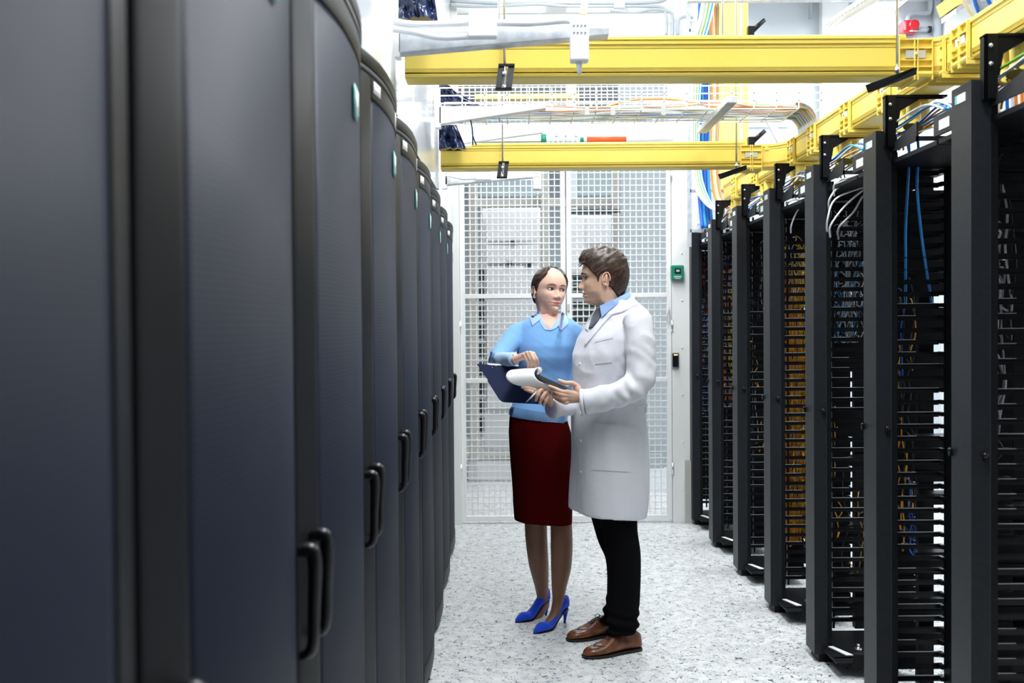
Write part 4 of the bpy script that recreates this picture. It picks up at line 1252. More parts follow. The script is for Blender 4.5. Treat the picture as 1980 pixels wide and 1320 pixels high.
def eyes(g, M, look, ew=.0152, eo=.0061, bulge=.0035):
    "almond eyes with iris and upper lash line; look = sideways shift of the iris"
    b = MB()
    for s_ in (-1, 1):
        cx_ = s_ * .031
        N = 16; rows = []
        for j in range(7):
            v = j / 6; row = []
            for i in range(N + 1):
                u = -1 + 2 * i / N; top = eo * (1 - abs(u) ** 2.3) * 1.05; bot = -eo * .72 * (1 - abs(u) ** 2.0)
                x = cx_ + u * ew; z = .0005 + bot + (top - bot) * v + .0012 * u * s_
                p = surf(g, x, z, .0006 + bulge * (1 - u * u) * .6); row.append(M @ p)
            rows.append(row)
        b.rings(rows, 'sclera', closed=False)
        # iris
        ir = .0066; cxi = cx_ + look[0]; czi = .0012 + look[1]; ring = []; cen = surf(g, cxi, czi, .0012 + bulge * .6)
        pts = []
        for k in range(20):
            a = 2 * math.pi * k / 20; x = cxi + ir * math.cos(a); z = czi + ir * math.sin(a)
            u = max(-1, min(1, (x - cx_) / ew)); top = .0005 + eo * (1 - abs(u) ** 2.3) * 1.05 + .0012 * u * s_; bot = .0005 - eo * .72 * (1 - abs(u) ** 2) + .0012 * u * s_
            z = max(min(z, top - .0002), bot + .0002)
            pts.append(M @ surf(g, x, z, .0011 + bulge * .6 * (1 - u * u)))
        cv = b.bm.verts.new(M @ cen); vs = [b.bm.verts.new(p) for p in pts]; ii = b.mi('iris')
        for k in range(20): b.bm.faces.new((cv, vs[k], vs[(k + 1) % 20])).material_index = ii
        # catch light of the iris edge is left to the renderer; lash lines
        up = [M @ surf(g, cx_ + (-1 + 2 * i / 12) * (ew + .001), .0009 + eo * 1.05 * (1 - abs(-1 + 2 * i / 12) ** 2.3) + .0012 * (-1 + 2 * i / 12) * s_, .0012 + bulge * .5) for i in range(13)]
        b.tube(up, [.0006] + [.0011] * 11 + [.0006], 6, mm='lash')
        lo_ = [M @ surf(g, cx_ + (-1 + 2 * i / 10) * ew, .0003 - eo * .74 * (1 - abs(-1 + 2 * i / 10) ** 2) + .0012 * (-1 + 2 * i / 10) * s_, .0008 + bulge * .5) for i in range(11)]
        b.tube(lo_, .00045, 5, mm='lash')
    return b.build('eyes', None)
def mouth(g, M, mm):
    "upper and lower lip sheets laid on the relief, and the two nostrils"
    b = MB(); lw = g.get('lipw', .021); zs = g.get('zs', 1)
    for kind in (0, 1):
        rows = []
        for j in range(6):
            v = j / 5; row = []
            for i in range(25):
                u = -1 + 2 * i / 24; x = u * lw * .98; a = abs(u)
                mid = -.0718 + .0010 * a ** 2
                if kind == 0: e0, e1 = mid, mid + .0080 * (1 - a ** 1.6) - .0014 * ga(x, .0028) * (1 - a)
                else: e0, e1 = mid, mid - .0092 * (1 - a ** 2.0)
                row.append(M @ surf(g, x, (e0 + (e1 - e0) * v) / zs, .0005 + .0008 * math.sin(math.pi * v) * (1 - a)))
            rows.append(row)
        b.rings(rows, mm, closed=False)
    b.tube([M @ surf(g, lw * (-1 + 2 * i / 12), (-.0718 + .0010 * (-1 + i / 6) ** 2) / zs, .0006) for i in range(13)], .00055, 5, mm='nostril')
    for s_ in (-1, 1): b.ball(M @ (surf(g, s_ * .0078, -.0490 / zs, -.0008)), (.0030, .0030, .0017), 6, 'nostril')
    return b.build('mouth', None)
def brows(g, M, mm, th=.0030, zc=.0195):
    b = MB()
    for s_ in (-1, 1):
        pts, rs = [], []
        for i in range(11):
            u = i / 10; x = s_ * (.0135 + .036 * u); z = zc + .0062 * math.sin(math.pi * min(u * .78, 1)) - .0045 * u * u
            pts.append(M @ surf(g, x, z, .0004)); rs.append(th * (1 - .75 * u ** 2) * (0.75 + .25 * math.sin(math.pi * min(u * 2, 1) / 2)))
        b.tube(pts, rs, 8, mm=mm)
    return b.build('eyebrows', None)
def ear(g, M, s_, mm, pos=(.073, -.006, -.012), h=.031):
    b = MB(); X = pos[0] * s_
    def E(a, r1, r2, out, dz=0): return M @ Vector((X + s_ * out, pos[1] - .006 + r2 * math.cos(a) - .22 * r1 * math.sin(a) * .4, pos[2] + r1 * math.sin(a) + dz))
    b.tube([E(math.radians(a), h * (1.0 if a > 0 else .95), .0165, .0085 if -60 < a < 200 else .006) for a in range(200, -130, -15)], [.0022] + [.0034] * 20 + [.003], 8)
    b.tube([E(math.radians(a), h * .62, .009, .0065) for a in range(140, -80, -18)], .0020, 8)
    b.ball(M @ Vector((X + s_ * .0035, pos[1] - .006, pos[2] - .001)), (.006, .0135, .026) , 8)
    b.ball(M @ Vector((X + s_ * .006, pos[1] - .001, pos[2] - h * .86)), .0075, 8)
    b.ball(M @ Vector((X + s_ * .004, pos[1] + .009, pos[2] - .002)), (.005, .005, .006), 8)
    o = b.build('ear', mm); remesh(o, .0014, 3)
    return o
def hand(fingers, palm, mm, vox=.0017, it=4):
    b = MB()
    for pts, rs in fingers:
        b.tube(pts, rs, 10, sub=4); b.ball(pts[-1], rs[-1], 6); b.ball(pts[0], rs[0], 6)
        for p, r_ in zip(pts[1:-1], rs[1:-1]): b.ball(p, r_ * 1.04, 6)
    for pts, rs in palm:
        b.tube(pts, rs, 12, sub=3); b.ball(pts[0], rs[0], 6); b.ball(pts[-1], rs[-1], 6)
    o = b.build('hand', mm); remesh(o, vox, it)
    return o
def mirror_free(): pass
# ================================================================== the woman
WY = 4.80
woman = thing('person', 'woman in a light blue sweater, dark red skirt and cobalt heels, pointing at the papers', 'person', (P(1050, 1200, WY).x, WY, 0))
g = dict(neck=.76, jaw=.84, lipw=.0190, nose=.78, brow=.3, lean=.10, tap=1.15, vj=.42, chin=.8, zs=1.075)
hc = P(1063, 562, 4.79)
MW = (Matrix.Translation(hc) @ Matrix.Rotation(math.radians(-156), 4, 'Z') @ Matrix.Rotation(math.radians(2), 4, 'X')
      @ Matrix.Rotation(math.radians(-5), 4, 'Y') @ Matrix.Scale(.985, 4))
head, raw = build_head(g, MW, 'skin_w', 'lips_w')
parts = [eyes(g, MW, (-.0058, .0006)), mouth(g, MW, 'lips_w'), ear(g, MW, 1, 'skin_w', h=.028), ear(g, MW, -1, 'skin_w', (.064, -.020, -.012))]
# skin of the neck opening, hands and legs join the same body
b = MB()
hipL, hipR = P(1040, 880, WY + .03), P(1074, 880, WY)
b.tube([P(1062, 640, WY), P(1058, 720, WY), P(1055, 800, WY), P(1060, 870, WY)], [.05, .075, .07, .085], 16, sub=3)
legA = [hipL, P(1036, 950, 4.88), P(1036, 1012, 4.89), P(1038, 1052, 4.90), P(1042, 1092, 4.92), P(1047, 1130, 4.95), P(1049, 1158, 4.97), P(1045, 1180, 4.962), P(1031, 1195, 4.93), P(1014, 1205, 4.895)]
rA = [.060, .060, .056, .0545, .050, .036, .0275, .028, .022, .012]
legB = [hipR, P(1083, 950, 4.79), P(1085, 1012, 4.80), P(1086, 1056, 4.80), P(1085, 1095, 4.81), P(1081, 1134, 4.82), P(1079, 1160, 4.825), P(1074, 1187, 4.80), P(1060, 1206, 4.76), P(1048, 1218, 4.725)]
rB = [.060, .058, .053, .0545, .051, .037, .0285, .029, .023, .012]
b.tube(legA, rA, 16, sub=4); b.tube(legB, rB, 16, sub=4)
b.ball(P(1053, 1166, 4.978), (.024, .026, .026), 8); b.ball(P(1086, 1171, 4.845), (.024, .026, .026), 8)
legs = b.build('legs', 'stocking'); remesh(legs, .006, 5)
# right hand (left in the picture), fingertips on the paper
hy = 4.40
def H(x, y, Y=hy): return P(x, y, Y)
fs = [([H(1031, 684, 4.375), H(1037, 694, 4.372), H(1040, 702, 4.385), H(1038, 709, 4.395)], [.0092, .0082, .0074, .0062]),
      ([H(1025.5, 682, 4.375), H(1031, 694, 4.366), H(1034, 703, 4.378), H(1033, 710, 4.390)], [.0100, .0090, .0082, .0070]),
      ([H(1019.5, 682.5, 4.380), H(1025, 694, 4.370), H(1028, 703, 4.380), H(1027, 710, 4.390)], [.0100, .0090, .0080, .0068]),
      ([H(1014, 686, 4.386), H(1019, 696, 4.378), H(1022, 704, 4.384), H(1021, 710, 4.392)], [.0092, .0082, .0074, .0062]),
      ([H(1008, 690, 4.42), H(1020, 694, 4.415), H(1030, 699, 4.405), H(1036, 705, 4.400)], [.0120, .0105, .0090, .0072])]
pl = [([H(996, 694, 4.425), H(1031, 684, 4.382)], [.0165, .0110]), ([H(996, 694, 4.425), H(1025, 683, 4.384)], [.0165, .0115]),
      ([H(996, 694, 4.425), H(1018, 684, 4.388)], [.0165, .0115]), ([H(995, 695, 4.425), H(1012, 688, 4.395)], [.0165, .0110]),
      ([H(980, 695, 4.49), H(997, 694, 4.43)], [.023, .0185])]
hw = hand(fs, pl, 'skin_w')
body = join_into(head, parts + [legs, hw]); body.name = 'body'; body.data.name = 'body'
body.parent = woman; body.matrix_parent_inverse = woman.matrix_basis.inverted()
def adopt(o, par, nm=None):
    if nm: o.name = nm; o.data.name = nm
    o.parent = par; o.matrix_parent_inverse = par.matrix_basis.inverted(); return o
# eyebrows and hair
adopt(brows(g, MW, 'brow_w', .0028, .0190), woman, 'eyebrows')
def hair_shell(g, M, fn, mm, n_extra=None, name='hair'):
    TH = thlist(); rows = []
    for z in zlist():
        if z < -.135: continue
        row = []
        for th in TH:
            p0 = head_base(th, z, 0, g); o = fn(p0, th)
            p = head_base(th, z, 0, g)
            d = Vector((p.x, p.y, (p.z - .02) * (1 if p.z > .02 else 0)))
            if d.length > 1e-6: d.normalize()
            else: d = Vector((0, 0, 1))
            row.append(M @ (p + d * o))
        rows.append(row)
    b = MB(); b.rings(rows, mm)
    if n_extra: n_extra(b)
    return b.build(name, None)
def hf_w(p, th):
    # hairline: high rounded forehead, in front of the ear, tucked to the nape
    yl = lin([(-.13, -.056), (-.075, -.054), (-.05, -.030), (-.03, .002), (-.005, .017), (.02, .031), (.05, .054), (.06, .060), (.075, .0605), (.09, .050), (.10, .0425), (.104, .037), (.112, .012)], p.z)
    m_ = sstep(yl + .004, yl - .012, p.y)
    body_ = .0085 + .003 * sstep(.0, .09, p.z)
    st = .0009 * noise.noise(Vector((p.x * 30, p.y * 12, p.z * 130)))
    low = sstep(-.075, -.055, p.z)
    dp = .006 + .020 * sstep(.02, .05, p.y)
    return -dp + m_ * low * (body_ + dp + st)
def bun(b):
    b.ball(MW @ Vector((0, -.118, -.005)), (.034, .034, .032), 12, 'hair_w')
hw_ = hair_shell(g, MW, hf_w, 'hair_w', bun); adopt(hw_, woman, 'hair')
b = MB(); b.ball(MW @ Vector((.077, -.001, -.042)), .0022, 5); b.ball(MW @ Vector((-.077, -.001, -.042)), .0022, 5)
adopt(b.build('earrings', 'label_white'), woman)
# sweater
R = lambda *a, **k: px_ring(*a, **k)
rings = [R(606, 1044, 1082, WY, ry=.050), R(612, 1030, 1096, WY, ry=.064), R(618, 1014, 1108, WY, ry=.080), R(628, 1003, 1120, WY, ry=.096), R(645, 999, 1122, WY - .005, ry=.112), R(668, 999, 1118, WY - .01, ry=.128),
         R(690, 1001, 1112, WY - .01, ry=.126), R(715, 1004, 1106, WY, ry=.108), R(745, 1003, 1104, WY, ry=.100), R(772, 994, 1103, WY, ry=.106), R(790, 987, 1100, WY, ry=.112, tilt=2), R(800, 984.5, 1097, WY, ry=.116, tilt=5), R(810, 984, 1096, WY, ry=.116, tilt=7)]
b = MB(); b.rings(rings)
b.tube([P(1014, 640, 4.80), P(1000, 646, 4.78), P(984, 664, 4.73), P(968, 686, 4.66), P(961, 697, 4.60), P(957, 700, 4.575)], [.050, .051, .048, .045, .041, .036], 18, sub=4)
b.tube([P(1106, 640, 4.80), P(1117, 652, 4.80), P(1119, 690, 4.79), P(1117, 730, 4.77), P(1114, 762, 4.72)], [.048, .050, .046, .043, .040], 18, sub=4)
sw = b.build('sweater', 'knit'); remesh(sw, .0055, 7)
def wr(p, n_):
    d = .0035 * noise.noise(Vector((p.x * 11, p.y * 6, p.z * 16)))
    d += .003 * max(0, noise.noise(Vector((p.x * 9 + 5, p.y * 9, p.z * 34 + p.x * 22)))) * sstep(1.12, 1.24, p.z)
    return d
displace(sw, wr)
adopt(sw, woman)
bs = tree(sw, body)
b = MB(); strip(b, bs, [(988, 786), (1030, 794), (1060, 798), (1091, 800)], [(985, 801), (1025, 811), (1058, 815), (1090, 817)], 24, 4, .0005, .003)
adopt(b.build('hem_band', 'rib'), sw)
b = MB(); strip(b, bs, [(949, 679), (946, 690), (945, 702)], [(958, 684), (957, 693), (957, 704)], 8, 3, .0005, .003)
adopt(b.build('sleeve_band', 'rib'), sw)
# neck opening: skin, shirt front and collar wings
b = MB(); strip(b, bs, [(1042, 607), (1046, 618), (1051, 628), (1056, 637)], [(1087, 607), (1080, 618), (1070, 628), (1061, 637)], 14, 10, .0015, .0015)
sk = b.build('neckline', 'skin_w')
body = join_into(body, [sk])
shirt = MB()
strip(shirt, bs, [(1040, 608), (1044, 622), (1049, 632), (1054, 638)], [(1046, 608), (1051, 622), (1056, 632), (1061, 638)], 10, 3, .002, .0015)
strip(shirt, bs, [(1083, 610), (1074, 622), (1066, 632), (1060, 639)], [(1089, 612), (1083, 626), (1076, 634), (1068, 638)], 10, 3, .003, .0018)
adopt(shirt.build('shirt_front', 'shirt', smooth=True), woman)
shirt = MB()
shirt.tube([P(964, 695, 4.60), P(972, 695.5, 4.53), P(984, 694, 4.475), P(994, 694, 4.437)], [.030, .034, .0325, .030], 18, sub=4)
sh = shirt.build('shirt_sleeve', 'shirt', smooth=True)
displace(sh, lambda p, n_: .005 * noise.noise(Vector((p.x * 40, p.y * 12, p.z * 30))) if p.y < 4.62 else 0)
adopt(sh, woman)
b = MB()
strip(b, bs, [(1041, 603), (1032, 607), (1025, 615), (1029, 629)], [(1045, 603), (1046, 612), (1046, 618), (1030, 630)], 14, 6, .0035, .002, edge=.002)
strip(b, bs, [(1086, 603), (1084, 612), (1076, 622), (1083, 638)], [(1089, 603), (1094, 611), (1099, 625), (1085, 640)], 14, 6, .0035, .002, edge=.002)
# collar stand around the back of the neck
cl = b.build('collar', 'shirt'); adopt(cl, sh)
b = MB(); b.tube([P(992.6, 684, 4.44), P(991, 694, 4.42), P(994, 704, 4.44)], .0022, 6, sub=4); adopt(b.build('hair_tie', 'black'), woman)
# skirt
rings = [R(796, 987, 1094, WY, ry=.108), R(812, 985, 1097, WY, ry=.112), R(835, 984, 1104, WY, ry=.118), R(862, 985, 1108, WY, ry=.124), R(900, 987, 1108, WY, ry=.124), R(940, 990, 1107.5, WY, ry=.120), R(975, 992, 1107, WY, ry=.114),
         R(1000, 994, 1106, WY, ry=.108, tilt=3), R(1008, 994.5, 1106, WY, ry=.107, tilt=4)]
b = MB(); b.rings(rings); sk_ = b.build('skirt', 'skirt'); remesh(sk_, .006, 3)
displace(sk_, lambda p, n_: .0022 * noise.noise(Vector((p.x * 16, p.y * 8, p.z * 5))))
adopt(sk_, woman)
bk_ = tree(sk_)
b = MB(); b.tube([cast(bk_, 1098, y)[0] + Vector((0, -.0005, 0)) for y in (835, 880, 930, 980, 1006)], .0012, 5, sub=3); adopt(b.build('side_seam', 'skirt'), sk_)
# pumps
def pump(toe, heel, lab=None, par=None):
    toe = Vector(toe); heel = Vector(heel); d = (heel - toe); L = d.length; d.normalize(); sd = Vector((-d.y, d.x, 0))
    def soleZ(s_): return .074 * sstep(.36, .92, s_)
    W = [(0, .003), (.03, .012), (.12, .0225), (.28, .0345), (.42, .0330), (.6, .0255), (.8, .0265), (.93, .0265), (1.0, .020), (1.03, .008)]
    T = [(0, .010), (.05, .020), (.16, .034), (.24, .040), (.30, .038), (.42, .034), (.6, .040), (.8, .050), (.95, .058), (1.0, .060), (1.03, .05)]
    rings = []
    for k in range(41):
        s_ = 1.03 * k / 40; w_ = lin(W, s_); t_ = lin(T, s_); z0 = soleZ(s_) + .003; c = toe + d * (s_ * L)
        r_ = []
        for j in range(22):
            a = 2 * math.pi * j / 22; co, si = math.cos(a), math.sin(a)
            r_.append(c + sd * (w_ * math.copysign(abs(co) ** .8, co)) + Vector((0, 0, z0 + (t_ * (.35 + .65 * si) if si > 0 else t_ * .35 * (1 + max(si, -1) * 1.0)))))
        rings.append(r_)
    b = MB(); b.rings(rings); sh_ = b.build('shoe', 'suede', par, smooth=True)
    b = MB(); rr2 = []
    for k in range(41):
        s_ = -.01 + .935 * k / 40; w_ = lin(W, max(s_, 0)) + .0015; z0 = soleZ(s_); c = toe + d * (s_ * L)
        rr2.append([c + sd * w_ + Vector((0, 0, z0)), c + sd * w_ + Vector((0, 0, z0 + .003)), c - sd * w_ + Vector((0, 0, z0 + .003)), c - sd * w_ + Vector((0, 0, z0))])
    b.rings(rr2); b.build('sole', 'sole', sh_, bevel=.001)
    b = MB(); hc_ = toe + d * (L * .93)
    b.tube([hc_ + Vector((0, 0, .078)), hc_ + d * .006 + Vector((0, 0, .055)), hc_ + d * .004 + Vector((0, 0, .03)), hc_ + Vector((0, 0, 0))], [.021, .0135, .0075, .0055], 12, sub=4)
    b.build('heel', 'suede', sh_, smooth=True)
    return sh_
pump((P(997, 1205, 4.86).x, 4.86, 0), (P(1060, 1200, 4.99).x, 4.99, 0), par=woman)
pump((P(1033, 1228, 4.68).x, 4.68, 0), (P(1096, 1205, 4.86).x, 4.86, 0), par=woman)

# ================================================================== the man
MY = 4.5
man = thing('person', 'man in a long white coat, black trousers and brown shoes, holding the boards', 'person', (P(1195, 1240, 4.5).x, MY, 0))
gm = dict(neck=1.0, jaw=1.02, lipw=.022, nose=1.0, brow=1.3, lean=.55)
hcm = P(1165.5, 536, 4.5)
MM = (Matrix.Translation(hcm) @ Matrix.Rotation(math.radians(84), 4, 'Z') @ Matrix.Rotation(math.radians(-3), 4, 'X')
      @ Matrix.Scale(1.015, 4))
head, raw = build_head(gm, MM, 'skin_m', 'lips_m')
parts = [eyes(gm, MM, (.001, -.001), eo=.0045), mouth(gm, MM, 'lips_m'), ear(gm, MM, -1, 'skin_m', (.0735, -.010, -.012), .0285), ear(gm, MM, 1, 'skin_m', (.0735, -.010, -.012), .0285)]
# left hand (nearer): thumb above the board, fingers below
fs = [([P(1117, 748, 4.30), P(1106, 741, 4.285), P(1094, 740.5, 4.285), P(1081, 735.5, 4.30)], [.0135, .0115, .0105, .0085]),
      ([P(1096, 758, 4.285), P(1086, 757, 4.275), P(1074, 751.5, 4.285), P(1062, 746.5, 4.31)], [.0110, .0098, .0088, .0072]),
      ([P(1095, 764, 4.285), P(1086, 763, 4.273), P(1076, 758.5, 4.283), P(1065, 754.5, 4.31)], [.0112, .0100, .0090, .0074]),
      ([P(1096, 770, 4.288), P(1088, 770.5, 4.276), P(1078, 766.5, 4.286), P(1068, 762.5, 4.31)], [.0108, .0096, .0086, .0072]),
      ([P(1099, 776, 4.295), P(1094, 778.5, 4.285), P(1083, 775, 4.292), P(1074, 770, 4.312)], [.0098, .0086, .0078, .0064])]
pl = [([P(1124, 766, 4.29), P(1096, 758, 4.288)], [.021, .0125]), ([P(1124, 767, 4.29), P(1095, 764, 4.288)], [.021, .0130]),
      ([P(1124, 768, 4.29), P(1096, 770, 4.290)], [.021, .0125]), ([P(1124, 769, 4.29), P(1099, 775, 4.296)], [.021, .0115]),
      ([P(1122, 762, 4.29), P(1114, 748, 4.295)], [.019, .0140]), ([P(1145, 772, 4.29), P(1123, 767, 4.29)], [.025, .022])]
h1 = hand(fs, pl, 'skin_m')
# right hand from below, index and middle stretched along the board
fs = [([P(1046, 757, 4.375), P(1034, 753, 4.350), P(1022, 750, 4.345), P(1010, 748.5, 4.350)], [.0105, .0092, .0082, .0068]),
      ([P(1044, 762, 4.370), P(1034, 759, 4.345), P(1024, 755.5, 4.342), P(1015, 752.5, 4.348)], [.0105, .0092, .0082, .0068]),
      ([P(1054, 770, 4.37), P(1047, 754, 4.338), P(1040, 763, 4.328), P(1036, 773, 4.345)], [.0110, .0100, .0092, .0080]),
      ([P(1061, 774, 4.37), P(1057, 759, 4.335), P(1048, 769, 4.325), P(1044, 779, 4.345)], [.0110, .0098, .0090, .0078]),
      ([P(1066, 778, 4.37), P(1063, 765, 4.338), P(1056, 774, 4.328), P(1051, 783, 4.345)], [.0100, .0088, .0082, .0070])]
pl = [([P(1076, 786, 4.40), P(1048, 762, 4.38)], [.020, .013]), ([P(1076, 786, 4.40), P(1055, 770, 4.38)], [.020, .013]),
      ([P(1076, 786, 4.40), P(1062, 776, 4.38)], [.020, .013]), ([P(1092, 788, 4.44), P(1074, 786, 4.40)], [.024, .021])]
h2 = hand(fs, pl, 'skin_m')
body = join_into(head, parts + [h1, h2]); adopt(body, man, 'body')
b = MB(); b.tube([P(1034, 754.5, 4.336) + Vector((0, .0105 * math.cos(a), .0105 * math.sin(a))) for a in [2 * math.pi * k / 12 for k in range(13)]], .0016, 6); adopt(b.build('finger_ring', 'steel'), man)
adopt(brows(gm, MM, 'brow_m', .0036, .0180), man, 'eyebrows')
def hf_m(p, th):
    ax = abs(p.x)
    # hairline: fringe on top, temple recess, sideburn, round the ear, tapered nape
    yl = lin([(-.135, -.060), (-.095, -.060), (-.075, -.050), (-.055, -.036), (-.047, -.030), (-.040, .010), (-.020, .020), (.0, .026), (.015, .040), (.030, .052), (.046, .062), (.058, .078), (.070, .10), (.112, .12)], p.z)
    m_ = sstep(yl + .003, yl - .006, p.y)
    # ear gap
    eg = sstep(1.25, 1.0, math.hypot((p.y + .006) / .020, (p.z + .020) / .034)) 
    m_ *= 1 - eg
    top = sstep(.035, .10, p.z)
    thick = .010 + .024 * top * (0.65 + .35 * sstep(-.02, .06, p.y)) + .004 * sstep(-.02, -.08, p.y)
    if p.y > .03: thick += .010 * sstep(.03, .08, p.y) * top
    low = sstep(-.105, -.085, p.z)
    q = Vector((p.x * 26 + p.y * 12, p.y * 18, p.z * 120 + p.y * 60))
    st = .0030 * noise.noise(q) * (0.4 + top) + .0022 * top * noise.noise(Vector((p.x * 30, p.y * 70, p.z * 20)))
    dp = .006 + .020 * sstep(.02, .05, p.y)
    return -dp + m_ * low * (thick + dp + st)
def tufts(b):
    rr = random.Random(3)
    for k in range(150):
        x = rr.uniform(-.055, .055); y0 = rr.uniform(-.05, .055)
        zt = .02 + .092 * math.sqrt(max(1 - (x / .078) ** 2 - (y0 / .105) ** 2, .05))
        up = .012 + .010 * sstep(-.02, .06, y0)
        p0 = Vector((x, y0, zt + up * .55)); L = rr.uniform(.035, .06)
        pts = []
        for j in range(6):
            f = j / 5; y = y0 + L * f; 
            xx = x + .02 * f * (.6 if x > -.02 else -.2) * 1; 
            zz = .02 + .092 * math.sqrt(max(1 - (xx / .080) ** 2 - (min(y, .088) / .108) ** 2, .06)) + up * (1 + .25 * math.sin(math.pi * f)) - (.012 * sstep(.085, .12, y))
            pts.append(MM @ Vector((xx, min(y, .120), zz)))
        r0 = rr.uniform(.0022, .0042)
        b.tube(pts, [r0 * .6, r0, r0, r0 * .9, r0 * .6, r0 * .15], 6, mm='hair_m', sub=2)
hm = hair_shell(gm, MM, hf_m, 'hair_m', tufts); adopt(hm, man, 'hair')
for p in hm.data.polygons: p.use_smooth = True

# coat
F = (-.87, -.49)
def CR(py, xl, xr, a, Y=MY, tilt=0): return px_ring(py, xl, xr, Y, a=a, f=F, tilt=tilt, n=48, e=2.3)
rings = [CR(580, 1180, 1222, .075), CR(588, 1170, 1232, .110), CR(598, 1157, 1242, .150), CR(612, 1146, 1250, .190), CR(630, 1134, 1254, .205), CR(655, 1122, 1256, .205), CR(685, 1112, 1254, .190), CR(720, 1108, 1250, .175), CR(760, 1107, 1246, .160),
         CR(800, 1107, 1245, .160), CR(850, 1106, 1250, .172), CR(900, 1105, 1251, .182), CR(950, 1104, 1249, .188), CR(980, 1103.5, 1246, .19, tilt=5), CR(991, 1103, 1244, .19, tilt=6.5)]
b = MB(); b.rings(rings)
b.tube([P(1222, 606, 4.34), P(1233, 622, 4.32), P(1238, 660, 4.30), P(1240, 700, 4.285), P(1238, 733, 4.27), P(1222, 752, 4.262), P(1190, 764, 4.262), P(1158, 772, 4.27), P(1130, 777, 4.28)],
       [.052, .062, .064, .061, .062, .060, .057, .056, .057], 24, sub=4)
b.tube([P(1160, 625, 4.68), P(1148, 680, 4.70), P(1140, 740, 4.64), P(1120, 772, 4.53), P(1098, 785, 4.45), P(1074, 789, 4.405)],
       [.055, .058, .056, .050, .044, .040], 20, sub=4)
coat = b.build('lab_coat', 'coat'); remesh(coat, .0055, 6)
def ridge(x): return 1 - abs(noise.noise(x)) * 3.2
def wrc(p, n_):
    d = .006 * noise.noise(Vector((p.x * 7, p.y * 5, p.z * 4.5)))
    # long soft folds falling from the waist
    lo = sstep(1.15, .75, p.z)
    d += .0055 * lo * noise.noise(Vector((p.x * 15 + p.z * 2.2, p.y * 9, p.z * 1.3 + 4)))
    # pulls over the chest towards the elbow
    hi = sstep(1.12, 1.25, p.z)
    d += .0035 * hi * max(-.2, ridge(Vector((p.x * 6 + p.z * 8, p.y * 5, p.z * 5 - p.x * 7)))) 
    # creases at the bend of the near elbow and along the forearm
    e_ = P(1235, 738, 4.25); r_ = (p - e_).length
    if p.y < 4.40: 
        nz_ = noise.noise(p * 9)
        d += .0065 * ga(r_, .075) * math.sin((p.z * 1.0 + p.x * .9) * 88 + 4 * nz_) * (.6 + nz_)
        d += .0035 * ga((p - P(1180, 770, 4.25)).length, .10) * math.sin((p.z * .5 - p.x * 1.0) * 85 + 2 * noise.noise(p * 12))
    return d
displace(coat, wrc)
adopt(coat, man)
bc = tree(coat)
cu = []
# cuffs: open ends with folded edge
b = MB(); b.tube([P(1131, 777, 4.28), P(1124.5, 777.5, 4.283)], [.0570, .0585], 28); b.build('cuff', 'coat', None)
cuff = bpy.data.objects['cuff']; adopt(cuff, coat)
b = MB(); b.tube([P(1078, 788.5, 4.415), P(1066, 790, 4.395)], [.0425, .0440], 24); adopt(b.build('cuff', 'coat'), coat)
b = MB(); b.tube([P(1070, 789.5, 4.402), P(1064, 790, 4.390)], [.036, .036], 24); adopt(b.build('shirt_cuff', 'cuff_lilac'), man)
# lapels, collar, pockets, buttons
def coat_strip(nm, L, R_, n, m_, off, th, mm='coat', par=coat, edge=0.0):
    b = MB(); strip(b, bc, L, R_, n, m_, off, th, edge=edge); return adopt(b.build(nm, mm), par)
coat_strip('shirt_front', [(1163, 590), (1152, 606), (1146, 620), (1141, 632)], [(1186, 590), (1172, 606), (1160, 620), (1144, 634)], 12, 8, .0, .003, 'shirt_man', man)
coat_strip('necktie', [(1156, 597), (1151, 606), (1145, 620), (1141, 634)], [(1166, 599), (1164, 608), (1158, 621), (1146, 634)], 12, 5, .004, .004, 'tie', man, .003)
coat_strip('lapel', [(1214, 586), (1190, 596), (1168, 612), (1150, 634), (1133, 662)], [(1232, 590), (1207, 603), (1184, 610), (1166, 630), (1135, 667)], 26, 8, .004, .004, edge=.003)
coat_strip('lapel', [(1147, 612), (1140, 622), (1133, 634)], [(1150, 614), (1144, 626), (1138, 640)], 10, 3, .003, .003)
b = MB()
cr = []
for k in range(25):
    a = math.radians(-150 + 300 * k / 24)
    c_ = P(1196, 592, 4.50); rx, ry = .080, .088
    x = c_.x + rx * math.cos(a); y = c_.y - ry * math.sin(a)
    zb = c_.z - .035 + .030 * math.cos(a); zt = c_.z + .004 + .046 * math.cos(a)
    cr.append([Vector((x * 1, y, zb)), Vector((c_.x + (rx - .010) * math.cos(a), c_.y - (ry - .010) * math.sin(a), zt)), Vector((c_.x + (rx - .016) * math.cos(a), c_.y - (ry - .016) * math.sin(a), zt)), Vector((c_.x + (rx - .012) * math.cos(a), c_.y - (ry - .012) * math.sin(a), zb))])
b.rings(cr); adopt(b.build('collar', 'coat', smooth=True), coat)
